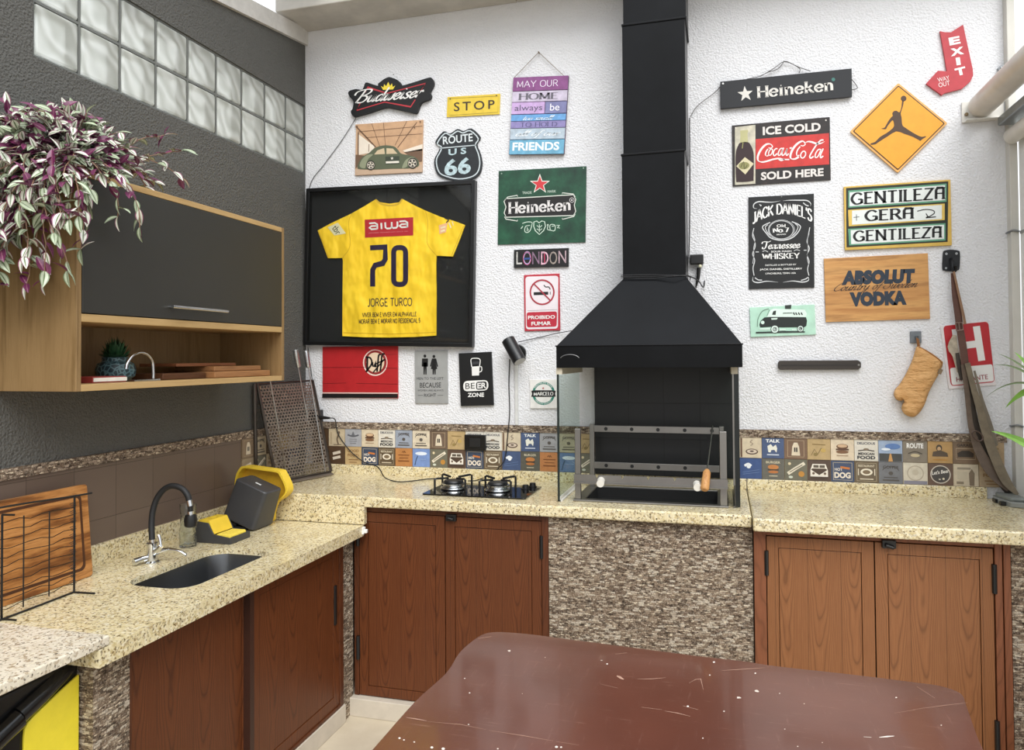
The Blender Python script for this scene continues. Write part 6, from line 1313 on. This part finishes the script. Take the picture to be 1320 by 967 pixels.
s.mark('van_print', [line2(z([(165, 320), (172, 240), (215, 165), (280, 140)]), 1.0, smooth=3), line2(z([(262, 210), (285, 150)]), .8)], P('#6d8a78'), 2)
# --- hydrant sign
z = crop(1190, 310, 4.608)
s = Sign('hydrant_sign', 'tilted red and white sign with a big white letter H behind the straps', 'sign', [z(100, 506), z(380, 476), z(434, 858), z(152, 884)], .006, plain('#e6dfdf', .45))
s.mark('panel', [poly2(quadrr(z([(118, 508), (386, 482), (425, 842), (164, 866)]), 5))], RED)
s.mark('lettering', [text('H', z(200, 735), z(368, 712), z(168, 530), .03)], WT, 2)
s.mark('panel', [poly2(quadrr(z([(158, 758), (410, 735), (420, 836), (170, 860)]), 3))], WT, 2)
s.mark('lettering', [text('HIDRANTE', z(197, 840), z(384, 824), z(194, 812), .01)], P('#8e2a38'), 3)
# ================================================================== hung things
# spotlight
lp = thing('wall_spotlight', 'black cylinder spotlight on a round base on the white wall', 'lamp', at(666, 455, 1, -.001))
c0 = Vector(at(666.5, 455.5, 1, -.02))
part(lp, 'base', MB().lathe([(0, 0), (.047, 0), (.047, .018), (.043, .022), (0, .022)], (0, 0, 0), 28, Matrix.Translation((c0.x, -.001, c0.z)) @ Matrix.Rotation(math.radians(90), 4, 'X')), BLK, smooth=True)
a0, a1 = Vector(at(655, 438.5, 1, -.075)), Vector(at(670, 466, 1, -.11))
part(lp, 'shade', MB().tube([a0, a1], .036, 24), plain('#17181a', .38), smooth=True)
part(lp, 'lens', MB().tube([a1, a1+(a1-a0).normalized()*.002], .031, 24), plain('#b9b7b2', .25), 'pale lamp face', smooth=True)
part(lp, 'arm', MB().tube([(c0.x, -.022, c0.z), a0.lerp(a1, .5)], .008, 10), BLK)
solo('cable_duct', MB().box(*[at(666, 470, 1, 0)[0]+d for d in (-.009, .009)], -.010, -.001, 1.337, at(666, 468, 1, 0)[2]), plain('#d6d6d3', .5), 'thin white cable duct below the spotlight', 'cable duct', tuple(at(666, 505, 1, 0)), bevel=.002)
def cable(label, pts, r=.0028, mat=None, cat='cable', name='cable'):
    P3 = [tuple(p) for p in pts]; return solo(name, MB().tube(P3, r, 8, 5), mat or RUB, label, cat, P3[0], smooth=True)
W_ = lambda x, y, d=.006: at(x, y, 1, -d)
Cn = lambda x, y, z_=1.047: at(x, y, 2, z_)
cable('black cable dropping from the spotlight to the cooktop', [W_(657, 463, .012), W_(656, 495), W_(657, 530), W_(655, 555, .018), W_(651, 590, .02), W_(643, 603, .028), Cn(632, 612, 1.055), Cn(615, 619), Cn(603, 620)])
cable('thin cable running from the spotlight up to the hood', [W_(668, 441, .02), W_(695, 435), W_(722, 429, .02), (1.712, -.04, 1.856)], .002)
cable('black cable hanging from the adapter in the corner over the tiles', [W_(424, 539, .05), W_(432, 541, .03), W_(436, 560, .02), W_(452, 582, .02), W_(470, 596, .022), W_(487, 602, .028), Cn(496, 615.5), Cn(512, 621), Cn(532, 620), Cn(552, 617.5), Cn(564, 617)])
cable('thin wire from the bow-tie sign down to the shirt frame', [W_(459, 152, .01), W_(440, 182), W_(418, 212), W_(399, 241), W_(395.5, 300, .004)], .0018)
cable('thin wire going down the wall corner past the shirt frame', [W_(397, 448, .008), W_(400, 470), W_(404, 500, .02), W_(410, 530, .03)], .0018)
cable('thin wire by the flue down to the small black connector', [W_(889, 152, .008), W_(889.5, 230), W_(889, 300), W_(888, 333, .01)], .0022)
ad = thing('power_adapter', 'black power adapter plugged in the corner behind the griddle', 'adapter', at(412, 536, 1, -.02))
q0, q1 = at(403, 528, 1, -.001), at(417, 545, 1, -.001)
part(ad, 'body', MB().box(q0[0], q1[0], -.05, -.001, q1[2], q0[2]), BLK, bevel=.004); part(ad, 'plug', MB().tube([W_(410, 538, .05), W_(425, 539, .055)], [.014, .006], 10), BLK, smooth=True)
so_ = thing('wall_socket', 'black wall socket set in the picture tiles behind the cooktop', 'socket', at(613, 570, 1, -.012))
q0, q1 = at(599.5, 560, 1, -.012), at(627, 581, 1, -.012)
part(so_, 'plate', MB().box(q0[0], q1[0], -.026, -.0112, q1[2], q0[2]), plain('#0f0f10', .2), bevel=.004); part(so_, 'insert', MB().box(q0[0]+.03, q1[0]-.03, -.029, -.026, q1[2]+.02, q0[2]-.02), plain('#1a1a1b', .4), bevel=.002)
cn = thing('cable_connector', 'small black clip with a light and probe beside the flue foot', 'connector', at(895, 340, 1, -.01))
q0, q1 = at(889.5, 329, 1, -.012), at(907, 341, 1, -.012)
part(cn, 'body', MB().box(q0[0], q1[0], -.04, -.001, q1[2], q0[2]), BLK, bevel=.005)
part(cn, 'bulb', MB().lathe([(0, -.009), (.007, -.006), (.009, 0), (.007, .006), (0, .009)], tuple(at(902.5, 343, 1, -.03)), 14), plain('#d9d7b8', .3), 'pale round bulb', smooth=True)
part(cn, 'probe', MB().tube([at(901, 345, 1, -.025), at(900, 358, 1, -.02), at(897, 371, 1, -.015)], [.010, .009, .003], 10), BLK, smooth=True)
# magnetic bar
q0, q1 = at(1003, 465, 1, -.02), at(1110, 476.5, 1, -.02)
mb_ = thing('knife_bar', 'empty dark wooden magnetic knife bar on the white wall', 'knife bar', ((q0[0]+q1[0])/2, -.001, (q0[2]+q1[2])/2))
zc, hx = (q0[2]+q1[2])/2, (q0[2]-q1[2])/2
part(mb_, 'bar', MB().prism([(q0[0], zc-hx*.6), (q0[0]+.008, zc-hx), (q1[0]-.012, zc-hx), (q1[0], zc-hx*.55), (q1[0], zc+hx*.55), (q1[0]-.012, zc+hx), (q0[0]+.008, zc+hx), (q0[0], zc+hx*.6)], -.022, -.001, 'y'), grain('dark_bar_wood', '#35302c', '#433d38', '#2a2623', (2, 30, 40), .6), bevel=.003)
part(mb_, 'groove', MB().box(q0[0]+.012, q1[0]-.02, -.0226, -.022, zc-.003, zc+.001), plain('#1f1b19', .5)); part(mb_, 'screw', MB().tube([(q1[0]-.010, -.024, zc), (q1[0]-.010, -.02, zc)], .005, 8), STEEL)
# oven mitt on its hook
z = crop(1140, 410, 7.16)
hk = thing('wall_hook', 'small grey square hook holding the oven mitt', 'hook', at(*z(292, 172), 1, -.001))
q0, q1 = at(*z(238, 122), 1, -.01), at(*z(345, 232), 1, -.01)
part(hk, 'plate', MB().box(q0[0], q1[0], -.010, -.001, q1[2], q0[2]), plain('#767b80', .45, .3, .1, 60), bevel=.003)
hx_ = (q0[0]+q1[0])/2
part(hk, 'peg', MB().tube([(hx_, -.01, q1[2]+.03), (hx_, -.03, q1[2]+.022), (hx_+.002, -.036, q1[2]+.034)], .005, 8, 3), plain('#5f6468', .4, .4), smooth=True)
mt = thing('oven_mitt', 'tan oven mitt hanging thumb down from the small grey hook', 'oven mitt', at(*z(300, 560), 1, -.03))
mo = catmull([(300, 262), (345, 272), (440, 335), (530, 402), (536, 440), (500, 520), (455, 600), (410, 690), (375, 790), (335, 860), (290, 905), (240, 912), (185, 885), (158, 840), (165, 800), (195, 752), (205, 700), (190, 740), (155, 765), (110, 752), (88, 715), (95, 665), (140, 610), (200, 510), (255, 390), (280, 310)], 4, True)
cxy = np.array((310, 600.)); layers = [(1.0, -.006), (1.0, -.018), (.985, -.030), (.93, -.044), (.82, -.054), (.6, -.060), (.3, -.062)]
m = MB(); V = []; n = len(mo)
# medial points keep the thumb full: shrink towards the mitt's long axis instead of one centre
def med(p):
    ax0, ax1 = np.array((390, 360.)), np.array((255, 800.)); p = np.array(p)
    if p[0] < 210 and p[1] > 600 and p[1] < 775: ax0, ax1 = np.array((230, 620.)), np.array((145, 710.))
    d = ax1-ax0; t = max(.0, min(1., float(np.dot(p-ax0, d)/np.dot(d, d)))); return ax0+d*t
for k, y in layers:
    for p in mo:
        c = med(p); q_ = c+(np.array(p)-c)*k; V.append(at(*z(*q_), 1, y))
m.add(V, [(i*n+j, i*n+(j+1) % n, (i+1)*n+(j+1) % n, (i+1)*n+j) for i in range(len(layers)-1) for j in range(n)])
tri = tessellate_polygon([[Vector((V[(len(layers)-1)*n+j][0], V[(len(layers)-1)*n+j][2], 0)) for j in range(n)]])
m.f += [[i+(len(layers)-1)*n for i in t] for t in tri]; m.mi += [0]*len(tri)
tri = tessellate_polygon([[Vector((V[j][0], V[j][2], 0)) for j in range(n)]]); m.f += [list(t)[::-1] for t in tri]; m.mi += [0]*len(tri)
MT = NT('tan_quilted_cloth'); _c = MT.coord(); MT.col(MT.ramp(MT.noise(_c, 22, 4), [(.3, '#cc9a62'), (.7, '#dcae78')])); MT.set(.8, spec=.2); MT.bump(MT.noise(MT.coord((1, 1, 2.6)), 16, 3), .8, .03)
part(mt, 'shell', m, MT.m, smooth=True, ang=70)
part(mt, 'cuff_binding', MB().tube([at(*z(*p), 1, -.05) for p in ((318, 268), (400, 312), (470, 358), (536, 412))], .004, 8, 3), plain('#a06c3a', .8), 'darker cuff binding', smooth=True)
part(mt, 'loop', MB().tube([at(*z(*p), 1, -yy) for p, yy in (((316, 300), .034), ((310, 262), .034), ((305, 215), .036), ((300, 185), .034), ((312, 200), .032), ((322, 262), .034))], .0035, 8, 4), plain('#8a5c34', .8), smooth=True)
part(mt, 'tag', MB().prism([tuple(at(*z(*p), 1, -.045)[[0, 2]]) for p in ((505, 465), (540, 478), (520, 522), (486, 508))], -.050, -.046, 'y'), plain('#7d6a50', .7), 'small brown tag')
# black iron hook and the leather straps hanging from it
z = crop(1190, 310, 4.608)
ih = thing('wall_hook', 'black iron hook plate holding the leather straps', 'hook', at(*z(167, 120), 1, -.001))
hp = [tuple(at(*z(*p), 1, -.006)[[0, 2]]) for p in catmull([(118, 75), (130, 60), (165, 55), (205, 60), (218, 75), (216, 160), (205, 178), (165, 183), (128, 180), (114, 165)], 3, True)]
part(ih, 'plate', MB().prism(hp, -.008, -.001, 'y'), plain('#26282b', .45, .4, .1, 60), bevel=.002)
part(ih, 'screw', MB().prism([tuple(at(*p, 1, -.006)[[0, 2]]) for p in ell(*z(137, 80), 1.6)], -.0095, -.008, 'y').prism([tuple(at(*p, 1, -.006)[[0, 2]]) for p in ell(*z(197, 78), 1.6)], -.0095, -.008, 'y').prism([tuple(at(*p, 1, -.006)[[0, 2]]) for p in ell(*z(135, 165), 1.4)], -.0095, -.008, 'y'), plain('#a9abad', .35, .8))
part(ih, 'hook', MB().tube([at(*z(165, 110), 1, -.008), at(*z(172, 125), 1, -.03), at(*z(176, 160), 1, -.045), at(*z(182, 185), 1, -.045), at(*z(196, 170), 1, -.05), at(*z(190, 150), 1, -.055)], .0065, 10, 5), plain('#1b1c1e', .4, .5), smooth=True)
ls = thing('leather_harness', 'bundle of long brown leather straps with buckle hanging from the black iron hook', 'leather straps', at(1245, 480, 1, -.05))
LB = plain('#5a3a2e', .4, 0, .12, 40); LO = plain('#776b58', .4, 0, .15, 25); LD = plain('#3c342c', .5, 0, .15, 25); LP = plain('#b3a692', .5, 0, .15, 50)
def belt(name, pts, mat, th=.004, label=None, parent=None, sm=4):
    """pts: (px, py, width px, distance from the wall, twist)"""
    A = catmull([p[:4] for p in pts], sm); m = MB(); n = len(A); V = []
    for i in range(n):
        d = A[min(i+1, n-1)][:2]-A[max(i-1, 0)][:2]; d = d/(np.hypot(*d) or 1); nr = np.array([-d[1], d[0]])
        for sg_, dy in ((-.5, 0), (.5, 0), (.5, th), (-.5, th)):
            p = A[i][:2]+nr*A[i][2]*sg_; V.append(at(p[0], p[1], 1, -(A[i][3]+dy+(.35*th if sg_ > 0 else 0))))
    F = []
    for i in range(n-1):
        for k in range(4): F.append((i*4+k, i*4+(k+1) % 4, (i+1)*4+(k+1) % 4, (i+1)*4+k))
    F += [(0, 1, 2, 3), ((n-1)*4+3, (n-1)*4+2, (n-1)*4+1, (n-1)*4)]
    m.add(V, F); return part(parent or ls, name, m, mat, label, smooth=True, bevel=.0008)
belt('strap', [(1228.5, 352, 6, .045), (1231, 380, 8, .045), (1235, 405, 9.5, .045), (1237, 421, 9.5, .046), (1241, 445, 10, .05), (1244, 470, 10, .052)], LB, label='dark red-brown strap')
belt('strap', [(1229.5, 350, 3, .052), (1235, 375, 3, .054), (1241, 402, 3.5, .056), (1244, 418, 4, .056)], plain('#8a6a50', .45), label='narrow pale brown strap')
part(ls, 'buckle', MB().tube([at(1231.5, 416, 1, -.060), at(1240.5, 416, 1, -.060), at(1241.5, 425, 1, -.060), at(1233, 426.5, 1, -.060)], .0026, 8, 0, closed=True).tube([at(1236, 416, 1, -.061), at(1237, 426, 1, -.061)], .002, 6), plain('#a58f86', .3, .8), 'metal buckle', smooth=True)
belt('flap', [(1231, 432, 5, .038), (1228, 447, 13, .038), (1232, 458, 9, .038), (1236, 480, 5, .038)], LP, label='pale worn leather flap', sm=3)
belt('strap', [(1234, 455, 5, .044), (1237, 475, 6, .044), (1240, 490, 5, .046)], LD)
belt('strap', [(1247, 468, 7, .056), (1255, 500, 8, .060), (1264, 530, 10, .066), (1272, 560, 12, .075), (1283, 590, 13, .085), (1297, 620, 12, .095), (1312, 638, 4, .10)], LO, .012, 'broad grey-brown folded strap')
belt('strap', [(1242, 470, 7, .050), (1246, 500, 7, .052), (1249, 530, 7, .056), (1253, 556, 8, .060), (1264, 585, 13, .066), (1280, 610, 14, .075), (1300, 632, 5, .085)], plain('#665649', .45, 0, .15, 25), .010, 'broad brown folded strap')
belt('strap', [(1247, 478, 4, .048), (1253, 515, 5, .05), (1259, 550, 8, .052), (1268, 580, 10, .055), (1286, 612, 14, .06), (1304, 640, 8, .07)], LD, .008, 'dark strap between the broad ones')
belt('strap', [(1256, 478, 3, .05), (1266, 515, 4, .052), (1276, 545, 5, .055), (1284, 575, 6, .06)], plain('#7a7060', .5), .005)
part(ls, 'ring', MB().tube([at(1260+7*math.cos(a)+.3*math.sin(a), 562+6*math.sin(a)+2.5*math.cos(a), 1, -.098) for a in [2*math.pi*k/14 for k in range(14)]], .0035, 8, closed=True), plain('#5a4a42', .4, .5), 'metal ring', smooth=True)
